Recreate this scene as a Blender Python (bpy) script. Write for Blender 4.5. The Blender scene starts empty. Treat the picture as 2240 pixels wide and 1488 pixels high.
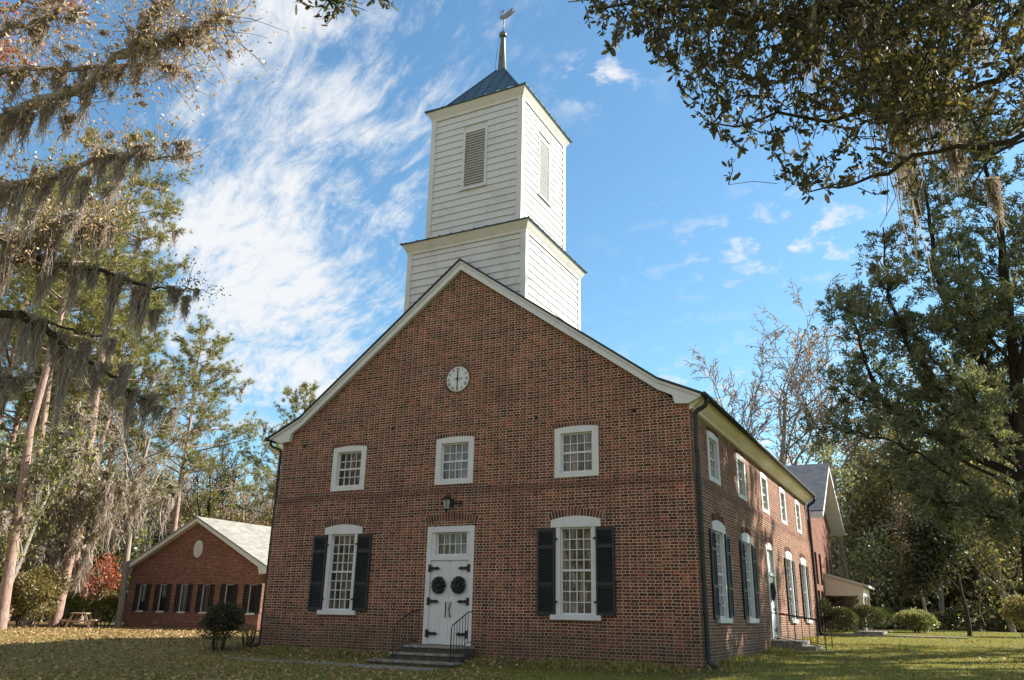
import bpy, bmesh, math, random
import numpy as np
from mathutils import Vector, Matrix
from mathutils.geometry import tessellate_polygon
R = math.radians
S = bpy.context.scene
COL = S.collection

# ------------------------------------------------------------------ camera
CAM = np.array([11.952, -19.719, 1.09])
ROT = np.array([[0.89099826, 0.45360922, 0.01899403],
                [0.12865958, -0.29239761, 0.94760242],
                [-0.43539501, 0.84186835, 0.31888693]])      # right, up, forward
FPX = 1781.8
cd = bpy.data.cameras.new('camera'); cam = bpy.data.objects.new('camera', cd); COL.objects.link(cam)
cd.sensor_width = 36.0; cd.lens = FPX / 2240 * 36.0; cd.clip_start = 0.1; cd.clip_end = 4000
m = Matrix.Identity(4)
for i in range(3):
    m[i][0] = ROT[0][i]; m[i][1] = ROT[1][i]; m[i][2] = -ROT[2][i]; m[i][3] = CAM[i]
cam.matrix_world = m
S.camera = cam

# ------------------------------------------------------------------ light
SUN_EL, SUN_AZ = 34.0, 40.0                     # elevation; azimuth from +x towards +y
sd = Vector((math.cos(R(SUN_EL)) * math.cos(R(SUN_AZ)), math.cos(R(SUN_EL)) * math.sin(R(SUN_AZ)), math.sin(R(SUN_EL))))
sl = bpy.data.lights.new('sun', 'SUN'); sl.energy = 5.0; sl.angle = R(0.5); sl.color = (1.0, 0.93, 0.82)
so = bpy.data.objects.new('sun', sl); COL.objects.link(so)
so.rotation_euler = sd.to_track_quat('Z', 'Y').to_euler(); so.location = (60, 50, 60)
S.view_settings.view_transform = 'Standard'; S.view_settings.look = 'None'
S.view_settings.gamma = 1.0; S.view_settings.exposure = 1.27


class NG:
    """tiny node-graph helper"""
    def __init__(s, tree): s.t = tree; s.n = tree.nodes; s.l = tree.links
    def add(s, typ, **kw):
        n = s.n.new(typ)
        for k, v in kw.items(): setattr(n, k, v)
        return n
    def put(s, sock, v):
        if hasattr(v, 'is_linked') or isinstance(v, bpy.types.NodeSocket): s.l.new(v, sock)
        elif isinstance(v, (tuple, list)) and len(v) == 3 and sock.type == 'RGBA': sock.default_value = (*v, 1)
        else: sock.default_value = v
    def math(s, op, a, b=None, c=None, clamp=False):
        n = s.add('ShaderNodeMath', operation=op, use_clamp=clamp); s.put(n.inputs[0], a)
        if b is not None: s.put(n.inputs[1], b)
        if c is not None: s.put(n.inputs[2], c)
        return n.outputs[0]
    def vmath(s, op, a, b=None, scale=None):
        n = s.add('ShaderNodeVectorMath', operation=op); s.put(n.inputs[0], a)
        if b is not None: s.put(n.inputs[1], b)
        if scale is not None: s.put(n.inputs['Scale'], scale)
        return n.outputs['Value'] if op in ('DOT_PRODUCT', 'LENGTH', 'DISTANCE') else n.outputs[0]
    def mix(s, f, a, b, blend='MIX'):
        n = s.add('ShaderNodeMix', data_type='RGBA', blend_type=blend)
        s.put(n.inputs[0], f); s.put(n.inputs[6], a); s.put(n.inputs[7], b)
        return n.outputs[2]
    def ramp(s, f, stops, interp='LINEAR'):
        n = s.add('ShaderNodeValToRGB'); s.put(n.inputs[0], f); cr = n.color_ramp; cr.interpolation = interp
        while len(cr.elements) < len(stops): cr.elements.new(0.5)
        for e, (p, c) in zip(cr.elements, stops):
            e.position = p; e.color = (*c, 1) if isinstance(c, tuple) else (c, c, c, 1)
        return n.outputs[0]
    def sm(s, v, a, b, c=0.0, d=1.0):
        n = s.add('ShaderNodeMapRange', interpolation_type='SMOOTHSTEP'); n.clamp = True
        s.put(n.inputs[0], v)
        for i, x in enumerate((a, b, c, d)): n.inputs[i + 1].default_value = x
        return n.outputs[0]
    def noise(s, vec, scale, detail=4, rough=0.55, dist=0.0, out=0):
        n = s.add('ShaderNodeTexNoise'); s.put(n.inputs['Vector'], vec)
        n.inputs['Scale'].default_value = scale; n.inputs['Detail'].default_value = detail
        n.inputs['Roughness'].default_value = rough; n.inputs['Distortion'].default_value = dist
        return n.outputs[out]
    def comb(s, x, y, z):
        n = s.add('ShaderNodeCombineXYZ'); s.put(n.inputs[0], x); s.put(n.inputs[1], y); s.put(n.inputs[2], z); return n.outputs[0]
    def sep(s, v):
        n = s.add('ShaderNodeSeparateXYZ'); s.put(n.inputs[0], v); return n.outputs


# ------------------------------------------------------------------ sky
W = bpy.data.worlds.new('World'); S.world = W; W.use_nodes = True
g = NG(W.node_tree); g.n.clear()
sky = g.add('ShaderNodeTexSky', sky_type='NISHITA'); sky.sun_disc = False
sky.sun_elevation = R(SUN_EL); sky.sun_rotation = R(90 - SUN_AZ)
sky.air_density = 1.15; sky.dust_density = 0.35; sky.ozone_density = 3.2; sky.altitude = 0
tc = g.add('ShaderNodeTexCoord'); dx, dy, dz = g.sep(tc.outputs['Generated'])
den = g.math('ADD', g.math('MAXIMUM', dz, 0.0), 0.15)
px, py = g.math('DIVIDE', dx, den), g.math('DIVIDE', dy, den)
p = g.comb(px, py, 0.0)
wv = g.noise(p, 1.7, 3, 0.5, 0, 1)
pw = g.vmath('ADD', p, g.vmath('SCALE', g.vmath('SUBTRACT', wv, (0.5, 0.5, 0.5)), scale=0.20))
wx, wy, _ = g.sep(pw)
ca, sa = 0.86, -0.51
al = g.math('ADD', g.math('MULTIPLY', wx, ca), g.math('MULTIPLY', wy, sa))
ac = g.math('SUBTRACT', g.math('MULTIPLY', wy, ca), g.math('MULTIPLY', wx, sa))
streak = g.noise(g.comb(g.math('MULTIPLY', al, 2.6), g.math('MULTIPLY', ac, 8.5), 0.3), 1.0, 8, 0.62, 0.15)
fine = g.noise(g.comb(g.math('MULTIPLY', al, 11.0), g.math('MULTIPLY', ac, 30.0), 2.3), 1.0, 7, 0.7, 0.35)
body = g.noise(pw, 3.4, 7, 0.58, 0.1)
puff = g.noise(p, 12.0, 8, 0.62, 0.15)


def blob(cx, cy, rx, ry, rot=0.0):
    c, s_ = math.cos(rot), math.sin(rot)
    ux, uy = g.math('SUBTRACT', px, cx), g.math('SUBTRACT', py, cy)
    a = g.math('DIVIDE', g.math('ADD', g.math('MULTIPLY', ux, c), g.math('MULTIPLY', uy, s_)), rx)
    b = g.math('DIVIDE', g.math('SUBTRACT', g.math('MULTIPLY', uy, c), g.math('MULTIPLY', ux, s_)), ry)
    r2 = g.math('ADD', g.math('MULTIPLY', a, a), g.math('MULTIPLY', b, b))
    return g.math('EXPONENT', g.math('MULTIPLY', r2, -1.0))


def addm(*xs):
    o = xs[0]
    for x in xs[1:]: o = g.math('ADD', o, x)
    return o


cov = addm(g.math('MULTIPLY', blob(-0.98, 0.98, 0.62, 0.30, -0.53), 0.85), g.math('MULTIPLY', blob(-1.40, 1.42, 0.55, 0.33, 2.4), 1.0),
           g.math('MULTIPLY', blob(-1.9, 1.75, 0.6, 0.5), 0.75),
           g.math('MULTIPLY', blob(-0.62, 0.66, 0.4, 0.2, -0.53), 0.45), g.math('MULTIPLY', blob(-0.40, 1.38, 0.16, 0.055, -0.5), 0.62),
           g.math('MULTIPLY', blob(-0.30, 1.2, 0.3, 0.06, -0.4), 0.3))
tex = addm(g.math('MULTIPLY', streak, 0.80), g.math('MULTIPLY', fine, 0.72), g.math('MULTIPLY', body, 0.85))
cirrus = g.sm(g.math('ADD', tex, g.math('MULTIPLY', cov, 0.30)), 1.32, 1.74)
cirrus = g.math('MULTIPLY', cirrus, g.sm(cov, 0.05, 0.75))
puffs = g.math('MULTIPLY', g.sm(puff, 0.50, 0.66), addm(g.math('MULTIPLY', blob(-0.385, 1.02, 0.07, 0.06), 1.1), g.math('MULTIPLY', blob(-0.16, 1.60, 0.26, 0.16), 0.8),
                                                        g.math('MULTIPLY', blob(-0.62, 2.6, 0.5, 0.5), 0.8), g.math('MULTIPLY', blob(-0.25, 3.2, 0.6, 0.6), 0.8)))
behind = g.math('MULTIPLY', g.sm(dy, 0.15, -0.45), g.sm(g.math('ADD', body, g.math('MULTIPLY', streak, 0.3)), 0.42, 0.72))   # broken cloud added behind the camera, a soft fill for the shaded front
cloud = g.math('MINIMUM', addm(g.math('MULTIPLY', cirrus, 0.95), puffs, g.math('MULTIPLY', behind, 0.85)), 1.0)
bluer = g.mix(1.0, sky.outputs[0], (1.12, 1.44, 1.43), 'MULTIPLY')
skyc = g.mix(cloud, bluer, g.vmath('SCALE', (0.97, 0.985, 1.0), scale=6.5))
bg = g.add('ShaderNodeBackground'); g.put(bg.inputs[0], skyc); bg.inputs[1].default_value = 0.062
wo = g.add('ShaderNodeOutputWorld'); g.l.new(bg.outputs[0], wo.inputs[0])

# ------------------------------------------------------------------ helpers


def px_ray(u, v):
    d = (u - 1120) / FPX * ROT[0] - (v - 744) / FPX * ROT[1] + ROT[2]
    return d / np.linalg.norm(d)


def at(u, v, D):
    """the point D metres from the camera in the direction of photo pixel (u, v)"""
    return CAM + px_ray(u, v) * D


def sst(x, a, b):
    t = min(1.0, max(0.0, (x - a) / (b - a))); return t * t * (3 - 2 * t)


def gz(x, y):
    """height of the ground"""
    if y >= 0: z = 0.023 * min(y, 27.0) * sst(x, -14, 2)
    else: z = (-0.2 * sst(-y, 0.1, 1.9) * (1 - 0.6 * sst(-x, 7, 14)) * (1 - sst(x, 7.0, 9.5) * 0.7)) + 0.012 * max(y, -22)
    return z


def base_pt(u, v, D):
    d = px_ray(u, v); k = D / math.hypot(d[0], d[1])
    x, y = CAM[0] + d[0] * k, CAM[1] + d[1] * k
    return x, y, gz(x, y)


def lin(c): return c


def mat(name, col=(0.5, 0.5, 0.5), rough=0.6, metal=0.0, spec=None, fn=None, bump=None):
    m_ = bpy.data.materials.new(name); m_.use_nodes = True
    q = NG(m_.node_tree); b = q.n['Principled BSDF']
    b.inputs['Base Color'].default_value = (*col, 1); b.inputs['Roughness'].default_value = rough
    b.inputs['Metallic'].default_value = metal
    if spec is not None: b.inputs['Specular IOR Level'].default_value = spec
    if fn: fn(q, b)
    return m_


def objco(q): return q.add('ShaderNodeTexCoord').outputs['Object']


def bumpto(q, b, h, dist=0.01, strength=0.6):
    n = q.add('ShaderNodeBump'); n.inputs['Distance'].default_value = dist; n.inputs['Strength'].default_value = strength
    q.put(n.inputs['Height'], h); q.l.new(n.outputs[0], b.inputs['Normal'])


def brick_mat(name, course, length, c1, c2, mortar, msize=0.009, english=True, var=0.5, dirt=True):
    def fn(q, b):
        t = q.add('ShaderNodeTexCoord'); x, y, z = q.sep(t.outputs['Object']); nx, ny, nz = q.sep(t.outputs['Normal'])
        anx = q.math('ABSOLUTE', nx)
        side = q.math('GREATER_THAN', anx, 0.6)
        u = q.math('ADD', q.math('MULTIPLY', x, q.math('SUBTRACT', 1.0, side)), q.math('MULTIPLY', y, side))
        base = q.comb(u, z, 0.0)
        wob = q.noise(q.comb(q.math('MULTIPLY', u, 1.0), q.math('MULTIPLY', z, 1.0), side), 5.5, 3, 0.6, 0, 1)
        wob2 = q.noise(base, 0.55, 2, 0.5, 0, 1)
        v = q.vmath('ADD', base, q.vmath('SCALE', q.vmath('SUBTRACT', wob, (0.5, 0.5, 0.5)), scale=0.020))
        v = q.vmath('ADD', v, q.vmath('SCALE', q.vmath('SUBTRACT', wob2, (0.5, 0.5, 0.5)), scale=0.05))
        k = q.add('ShaderNodeTexBrick')
        k.offset = 0.5 if not english else 0.25; k.offset_frequency = 2
        k.squash = 0.5 if english else 1.0; k.squash_frequency = 2
        q.l.new(v, k.inputs['Vector'])
        k.inputs['Scale'].default_value = 1.0; k.inputs['Brick Width'].default_value = length; k.inputs['Row Height'].default_value = course
        k.inputs['Mortar Size'].default_value = msize; k.inputs['Mortar Smooth'].default_value = 0.25; k.inputs['Bias'].default_value = 0.0
        k.inputs['Color1'].default_value = (0, 0, 0, 1); k.inputs['Color2'].default_value = (1, 1, 1, 1); k.inputs['Mortar'].default_value = (0.5, 0.5, 0.5, 1)
        tint = q.sep(k.outputs['Color'])[0]
        big = q.noise(base, 1.1, 4, 0.6)
        tt = q.math('ADD', tint, q.math('MULTIPLY', q.math('SUBTRACT', big, 0.5), 0.9))
        brick = q.ramp(tt, [(0.0, c1), (0.45, tuple((p_ + r_) / 2 for p_, r_ in zip(c1, c2))), (0.85, c2), (1.0, tuple(min(1, w_ * 1.35) for w_ in c2))])
        rows_ = q.noise(q.comb(q.math('MULTIPLY', u, 0.45), q.math('MULTIPLY', z, 5.5), 0.0), 1.0, 4, 0.7)
        gr = q.noise(base, 60, 3, 0.7)
        brick = q.mix(q.sm(rows_, 0.50, 0.70, 0.0, 0.6), brick, (0.05, 0.027, 0.022))
        brick = q.mix(q.sm(gr, 0.35, 0.75, 0.0, 0.35), brick, tuple(w_ * 0.45 for w_ in c1))
        mn = q.noise(base, 3.0, 5, 0.7)
        pn = q.noise(base, 0.8, 5, 0.65)
        mort = q.mix(q.sm(mn, 0.3, 0.7), mortar, tuple(w_ * 0.62 for w_ in mortar))
        mort = q.mix(q.sm(pn, 0.46, 0.68, 0.0, 0.45), mort, tuple(w_ * 0.38 for w_ in mortar))
        brick = q.mix(q.sm(q.noise(base, 0.62, 4, 0.7), 0.45, 0.7, 0.0, 0.5), brick, tuple(w_ * 1.1 for w_ in c1))
        c = q.mix(k.outputs['Fac'], brick, mort)
        if dirt:     # soot and algae stains with shapes of their own: damp foot of the wall, runs under the sills
            dn = q.noise(q.comb(q.math('MULTIPLY', u, 0.9), q.math('MULTIPLY', z, 0.45), 0.0), 1.0, 5, 0.65)
            foot = q.math('MULTIPLY', q.sm(q.math('ADD', z, q.math('MULTIPLY', q.math('SUBTRACT', dn, 0.5), 1.4)), 1.25, 0.2), 0.45)
            c = q.mix(foot, c, (0.060, 0.058, 0.040))
            st = q.math('MULTIPLY', q.sm(dn, 0.52, 0.74), 0.42)
            c = q.mix(st, c, (0.05, 0.03, 0.026))
            bn = q.math('MULTIPLY', q.sm(q.math('ABSOLUTE', q.math('SUBTRACT', q.math('ADD', z, q.math('MULTIPLY', q.math('SUBTRACT', dn, 0.5), 0.5)), 4.33)), 0.22, 0.02), 0.42)
            c = q.mix(bn, c, (0.075, 0.032, 0.026))
        q.put(b.inputs['Base Color'], c)
        h = q.math('SUBTRACT', 1.0, k.outputs['Fac'])
        h = q.math('ADD', h, q.math('MULTIPLY', gr, 0.35))
        bumpto(q, b, h, 0.010, 0.8)
        b.inputs['Specular IOR Level'].default_value = 0.2
    return mat(name, c1, 0.9, fn=fn)


BRICK = brick_mat('old_brick', 0.0741, 0.206, (0.060, 0.026, 0.020), (0.265, 0.076, 0.046), (0.66, 0.53, 0.38), 0.0082)
BRICK_NEW = brick_mat('hall_brick', 0.076, 0.21, (0.13, 0.05, 0.036), (0.27, 0.105, 0.072), (0.40, 0.30, 0.24), 0.008, False, dirt=False)


def voussoir_fn(q, b):
    r_ = q.add('ShaderNodeNewGeometry').outputs['Random Per Island']
    gr = q.noise(objco(q), 40, 3, 0.7)
    c = q.ramp(r_, [(0, (0.06, 0.026, 0.02)), (0.5, (0.13, 0.047, 0.034)), (1, (0.24, 0.08, 0.055))])
    q.put(b.inputs['Base Color'], q.mix(q.math('MULTIPLY', gr, 0.5), c, (0.05, 0.03, 0.025)))
VOUSS = mat('voussoir_brick', rough=0.9, spec=0.2, fn=voussoir_fn)
MORTAR = mat('lime_mortar', (0.42, 0.34, 0.25), 0.95, spec=0.1, fn=lambda q, b: q.put(b.inputs['Base Color'], q.ramp(q.noise(objco(q), 14, 4, 0.7), [(0.3, (0.27, 0.21, 0.15)), (0.7, (0.48, 0.39, 0.29))])))


def paint_fn(c, c2, sc=2.2, streaky=True):
    def fn(q, b):
        o = objco(q)
        x, y, z = q.sep(o)
        n1 = q.noise(o, sc, 5, 0.65)
        n2 = q.noise(q.comb(q.math('MULTIPLY', q.math('ADD', x, y), 9.0), 0.0, q.math('MULTIPLY', z, 0.8)), 1.0, 4, 0.6) if streaky else n1
        f = q.math('ADD', q.sm(n1, 0.45, 0.8, 0, 0.5), q.sm(n2, 0.5, 0.85, 0, 0.45))
        q.put(b.inputs['Base Color'], q.mix(f, c, c2))
        bumpto(q, b, q.noise(o, 30, 3, 0.6), 0.002, 0.4)
    return fn


WHITE = mat('white_paint', rough=0.55, fn=paint_fn((0.63, 0.63, 0.63), (0.47, 0.455, 0.42)))
CREAM = mat('cream_trim_paint', rough=0.6, fn=paint_fn((0.84, 0.77, 0.67), (0.62, 0.53, 0.40)))
TRIM = mat('pale_cornice_paint', rough=0.6, fn=paint_fn((0.60, 0.585, 0.545), (0.40, 0.375, 0.32)))
SIDING = mat('clapboard_paint', rough=0.6, fn=paint_fn((0.56, 0.562, 0.56), (0.33, 0.32, 0.295), 1.1))
LOUVER = mat('weathered_louver_paint', rough=0.7, fn=paint_fn((0.34, 0.345, 0.345), (0.20, 0.20, 0.19), 3))
BLACKP = mat('black_shutter_paint', (0.012, 0.014, 0.014), 0.5, fn=paint_fn((0.010, 0.013, 0.013), (0.030, 0.036, 0.033), 5))
IRON = mat('black_iron', (0.012, 0.011, 0.011), 0.5, 0.3)
GREENM = mat('dark_green_gutter', (0.013, 0.014, 0.012), 0.55)
COPPER = mat('blue_green_metal_roof', (0.075, 0.145, 0.18), 0.38, 0.35, fn=lambda q, b: q.put(b.inputs['Base Color'], q.ramp(q.noise(objco(q), 1.6, 5, 0.65), [(0.3, (0.028, 0.058, 0.072)), (0.7, (0.065, 0.105, 0.12))])))
SPIREM = mat('weathered_spire_copper', (0.16, 0.19, 0.16), 0.35, 0.6, fn=lambda q, b: q.put(b.inputs['Base Color'], q.ramp(q.noise(objco(q), 5, 4, 0.6), [(0.3, (0.05, 0.08, 0.07)), (0.7, (0.14, 0.135, 0.105))])))
SWANM = mat('grey_vane_metal', (0.20, 0.19, 0.19), 0.5, 0.4)


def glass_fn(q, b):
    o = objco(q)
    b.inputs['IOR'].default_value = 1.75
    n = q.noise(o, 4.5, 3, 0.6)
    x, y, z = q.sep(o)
    refl_streaks = q.noise(q.comb(q.math('MULTIPLY', q.math('ADD', x, y), 6.0), 0, q.math('MULTIPLY', z, 1.1)), 1.0, 4, 0.65)
    q.put(b.inputs['Base Color'], q.ramp(refl_streaks, [(0.40, (0.007, 0.006, 0.005)), (0.50, (0.035, 0.027, 0.018)), (0.62, (0.21, 0.155, 0.105))]))   # tan streaky tree reflections painted into the pane colour
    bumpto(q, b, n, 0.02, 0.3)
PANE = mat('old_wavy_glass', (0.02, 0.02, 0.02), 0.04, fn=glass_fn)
PANE_D = mat('dark_glass', (0.008, 0.009, 0.010), 0.06)


def addm3(q, a, b_, c): return q.math('ADD', q.math('ADD', a, b_), c)


def shingle_fn(c1, c2, row=0.14):
    def fn(q, b):
        o = objco(q); x, y, z = q.sep(o)
        k = q.add('ShaderNodeTexBrick'); k.inputs['Scale'].default_value = 1; k.inputs['Brick Width'].default_value = row * 2.2; k.inputs['Row Height'].default_value = row * 0.55; k.inputs['Mortar Size'].default_value = 0.006
        k.inputs['Color1'].default_value = (0, 0, 0, 1); k.inputs['Color2'].default_value = (1, 1, 1, 1); k.inputs['Mortar'].default_value = (0, 0, 0, 1)
        q.l.new(q.comb(q.math('ADD', x, y), z, 0.0), k.inputs['Vector']); tabs = q.sep(k.outputs['Color'])[0]
        n = q.noise(o, 18, 4, 0.75); n2 = q.noise(o, 1.2, 4, 0.6)
        q.put(b.inputs['Base Color'], q.ramp(addm3(q, q.math('MULTIPLY', n, 0.5), q.math('MULTIPLY', n2, 0.3), q.math('MULTIPLY', tabs, 0.2)), [(0.30, c1), (0.66, c2)]))
        bumpto(q, b, n, 0.01, 0.5)
    return fn


ROOFD = mat('dark_shingle', rough=0.85, fn=shingle_fn((0.018, 0.022, 0.022), (0.05, 0.055, 0.055)))
ROOFL = mat('pale_grey_shingle', rough=0.9, fn=shingle_fn((0.15, 0.145, 0.125), (0.33, 0.315, 0.275), 0.16))
ROOFS = mat('slate_blue_shingle', rough=0.9, fn=shingle_fn((0.03, 0.038, 0.052), (0.11, 0.12, 0.145)))
STONE = mat('worn_step_stone', rough=0.9, fn=lambda q, b: (q.put(b.inputs['Base Color'], q.ramp(q.noise(objco(q), 6, 6, 0.72), [(0.3, (0.095, 0.09, 0.075)), (0.5, (0.21, 0.19, 0.16)), (0.7, (0.40, 0.38, 0.33))])), bumpto(q, b, q.noise(objco(q), 20, 4, 0.7), 0.01, 0.6)))
STONED = mat('mossy_step_masonry', rough=0.95, fn=lambda q, b: (q.put(b.inputs['Base Color'], q.ramp(q.noise(objco(q), 9, 6, 0.75), [(0.3, (0.03, 0.028, 0.022)), (0.55, (0.085, 0.068, 0.055)), (0.72, (0.17, 0.14, 0.115))])), bumpto(q, b, q.noise(objco(q), 16, 4, 0.7), 0.02, 0.8)))
WOODB = mat('weathered_bench_wood', rough=0.8, fn=lambda q, b: q.put(b.inputs['Base Color'], q.ramp(q.noise(objco(q), 8, 4, 0.6), [(0.3, (0.34, 0.22, 0.15)), (0.7, (0.58, 0.42, 0.30))])))


def bark_mat(name, c1, c2, sc=7.0):
    def fn(q, b):
        o = objco(q); x, y, z = q.sep(o)
        n = q.noise(q.comb(q.math('MULTIPLY', x, 2.2), q.math('MULTIPLY', y, 2.2), q.math('MULTIPLY', z, 0.5)), sc, 5, 0.7)
        q.put(b.inputs['Base Color'], q.ramp(n, [(0.3, c1), (0.7, c2)])); bumpto(q, b, n, 0.03, 0.7)
    return mat(name, c1, 0.95, spec=0.15, fn=fn)


BARK_G = bark_mat('grey_bark', (0.14, 0.12, 0.10), (0.40, 0.36, 0.31))
BARK_P = bark_mat('pine_bark', (0.15, 0.095, 0.075), (0.46, 0.33, 0.27))
BARK_D = bark_mat('dark_bark', (0.022, 0.018, 0.015), (0.08, 0.065, 0.052))
BARK_T = bark_mat('tan_twig_bark', (0.17, 0.14, 0.11), (0.40, 0.34, 0.27))


def leaf_mat(name, cols, trans=0.35, rough=0.5, gloss=0.04, tint=(1.3, 1.25, 0.75)):
    m_ = bpy.data.materials.new(name); m_.use_nodes = True
    q = NG(m_.node_tree); q.n.clear()
    r_ = q.add('ShaderNodeNewGeometry').outputs['Random Per Island']
    n = len(cols)
    c = q.ramp(r_, [(i / max(1, n - 1), k) for i, k in enumerate(cols)])
    d = q.add('ShaderNodeBsdfDiffuse'); q.put(d.inputs[0], c)
    t = q.add('ShaderNodeBsdfTranslucent'); q.put(t.inputs[0], q.mix(1.0, c, tint, 'MULTIPLY'))
    mx = q.add('ShaderNodeMixShader'); mx.inputs[0].default_value = trans
    q.l.new(d.outputs[0], mx.inputs[1]); q.l.new(t.outputs[0], mx.inputs[2])
    gl = q.add('ShaderNodeBsdfGlossy'); gl.inputs['Roughness'].default_value = rough
    m2 = q.add('ShaderNodeMixShader'); m2.inputs[0].default_value = gloss
    q.l.new(mx.outputs[0], m2.inputs[1]); q.l.new(gl.outputs[0], m2.inputs[2])
    o = q.add('ShaderNodeOutputMaterial'); q.l.new(m2.outputs[0], o.inputs[0])
    return m_


L_OAK = leaf_mat('live_oak_leaf', [(0.034, 0.038, 0.024), (0.066, 0.066, 0.036), (0.095, 0.085, 0.046), (0.24, 0.20, 0.065)], 0.42, tint=(1.12, 1.08, 0.8))
L_PINE = leaf_mat('pine_needle', [(0.12, 0.145, 0.040), (0.22, 0.22, 0.062), (0.36, 0.32, 0.10)], 0.4)
L_CEDAR = leaf_mat('cedar_foliage', [(0.095, 0.12, 0.075), (0.17, 0.19, 0.115), (0.27, 0.26, 0.145)], 0.45)
L_OLIVE = leaf_mat('olive_leaf', [(0.09, 0.095, 0.035), (0.19, 0.165, 0.065), (0.31, 0.235, 0.10)], 0.4)
L_TAN = leaf_mat('dry_tan_leaf', [(0.30, 0.18, 0.08), (0.46, 0.32, 0.16), (0.60, 0.47, 0.27)], 0.4, tint=(1.1, 1.0, 0.8))
L_RED = leaf_mat('red_maple_leaf', [(0.26, 0.05, 0.028), (0.40, 0.10, 0.045), (0.46, 0.17, 0.07)], 0.35)
L_RUST = leaf_mat('rust_leaf', [(0.30, 0.12, 0.05), (0.40, 0.19, 0.08), (0.34, 0.24, 0.10)], 0.35)
L_GREEN = leaf_mat('bright_green_leaf', [(0.09, 0.115, 0.03), (0.18, 0.195, 0.05), (0.31, 0.30, 0.09)], 0.4)
L_HOLLY = leaf_mat('pale_holly_leaf', [(0.13, 0.15, 0.065), (0.26, 0.275, 0.125), (0.43, 0.43, 0.23)], 0.35, 0.4, 0.08)
L_EVER = leaf_mat('mixed_evergreen_leaf', [(0.095, 0.105, 0.055), (0.17, 0.17, 0.08), (0.30, 0.26, 0.115)], 0.42)
L_BOX = leaf_mat('boxwood_leaf', [(0.05, 0.065, 0.024), (0.09, 0.105, 0.035), (0.15, 0.155, 0.05)], 0.25, 0.4, 0.06)
L_DARK = leaf_mat('dark_evergreen_leaf', [(0.028, 0.036, 0.018), (0.055, 0.062, 0.030), (0.09, 0.088, 0.042)], 0.3)
L_WREATH = leaf_mat('wreath_leaf', [(0.016, 0.024, 0.018), (0.040, 0.054, 0.040), (0.075, 0.095, 0.085)], 0.1, 0.35, 0.08)
L_MOSS = leaf_mat('spanish_moss', [(0.28, 0.24, 0.20), (0.44, 0.375, 0.315), (0.58, 0.51, 0.44)], 0.4, 0.7, 0.0, (1.0, 0.93, 0.85))
L_GRASS = leaf_mat('grass_blade', [(0.12, 0.135, 0.028), (0.23, 0.225, 0.052), (0.38, 0.32, 0.10)], 0.4)
L_LITTER = leaf_mat('fallen_leaf', [(0.17, 0.10, 0.045), (0.32, 0.20, 0.09), (0.46, 0.33, 0.17)], 0.2)


class MB:
    def __init__(s, T=None): s.v = []; s.f = []; s.mi = []; s.T = T
    def pt(s, p):
        p = Vector(p)
        if s.T is not None: p = s.T @ p
        s.v.append(p); return len(s.v) - 1
    def face(s, pts, mi=0):
        s.f.append([s.pt(p) for p in pts]); s.mi.append(mi)
    def box(s, a, b, mi=0):
        x0, y0, z0 = a; x1, y1, z1 = b
        k = [s.pt(q) for q in ((x0, y0, z0), (x1, y0, z0), (x1, y1, z0), (x0, y1, z0), (x0, y0, z1), (x1, y0, z1), (x1, y1, z1), (x0, y1, z1))]
        for q in ((0, 3, 2, 1), (4, 5, 6, 7), (0, 1, 5, 4), (1, 2, 6, 5), (2, 3, 7, 6), (3, 0, 4, 7)):
            s.f.append([k[i] for i in q]); s.mi.append(mi)
    def extrude(s, pts, vec, mi=0):
        vec = Vector(vec); n = len(pts)
        a = [s.pt(q) for q in pts]; b = [s.pt(Vector(q) + vec) for q in pts]
        s.f.append(a[::-1]); s.f.append(b); s.mi += [mi, mi]
        for i in range(n):
            j = (i + 1) % n; s.f.append([a[i], a[j], b[j], b[i]]); s.mi.append(mi)
    def tube(s, pts, rad, n=8, mi=0, cap=True):
        pts = [Vector(q) for q in pts]
        if not hasattr(rad, '__len__'): rad = [rad] * len(pts)
        rings = []; up = Vector((0.13, 0.21, 0.97))
        for i, q in enumerate(pts):
            d = (pts[min(i + 1, len(pts) - 1)] - pts[max(i - 1, 0)]).normalized()
            a = d.cross(up)
            if a.length < 0.05: a = d.cross(Vector((1, 0, 0)))
            a.normalize(); c = d.cross(a)
            rings.append([s.pt(q + (a * math.cos(t) + c * math.sin(t)) * rad[i]) for t in (2 * math.pi * k / n for k in range(n))])
        for r0, r1 in zip(rings, rings[1:]):
            for k in range(n):
                j = (k + 1) % n; s.f.append([r0[k], r0[j], r1[j], r1[k]]); s.mi.append(mi)
        if cap: s.f.append(rings[0][::-1]); s.f.append(rings[-1]); s.mi += [mi, mi]
    def lathe(s, prof, c, n=20, mi=0):
        rings = [[s.pt((c[0] + r_ * math.cos(2 * math.pi * k / n), c[1] + r_ * math.sin(2 * math.pi * k / n), c[2] + z)) for k in range(n)] for r_, z in prof]
        for r0, r1 in zip(rings, rings[1:]):
            for k in range(n):
                j = (k + 1) % n; s.f.append([r0[k], r0[j], r1[j], r1[k]]); s.mi.append(mi)
        s.f.append(rings[0][::-1]); s.f.append(rings[-1]); s.mi += [mi, mi]
    def build(s, name, mats, parent=None, smooth=False, label=None, recalc=True):
        me = bpy.data.meshes.new(name)
        me.from_pydata([tuple(q) for q in s.v], [], s.f)
        mats = mats if isinstance(mats, (list, tuple)) else [mats]
        for m_ in mats: me.materials.append(m_)
        for p_, i in zip(me.polygons, s.mi): p_.material_index = i; p_.use_smooth = smooth
        if recalc:
            bm = bmesh.new(); bm.from_mesh(me); bmesh.ops.recalc_face_normals(bm, faces=bm.faces); bm.to_mesh(me); bm.free()
        me.update()
        return link(name, me, parent, label)


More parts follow.
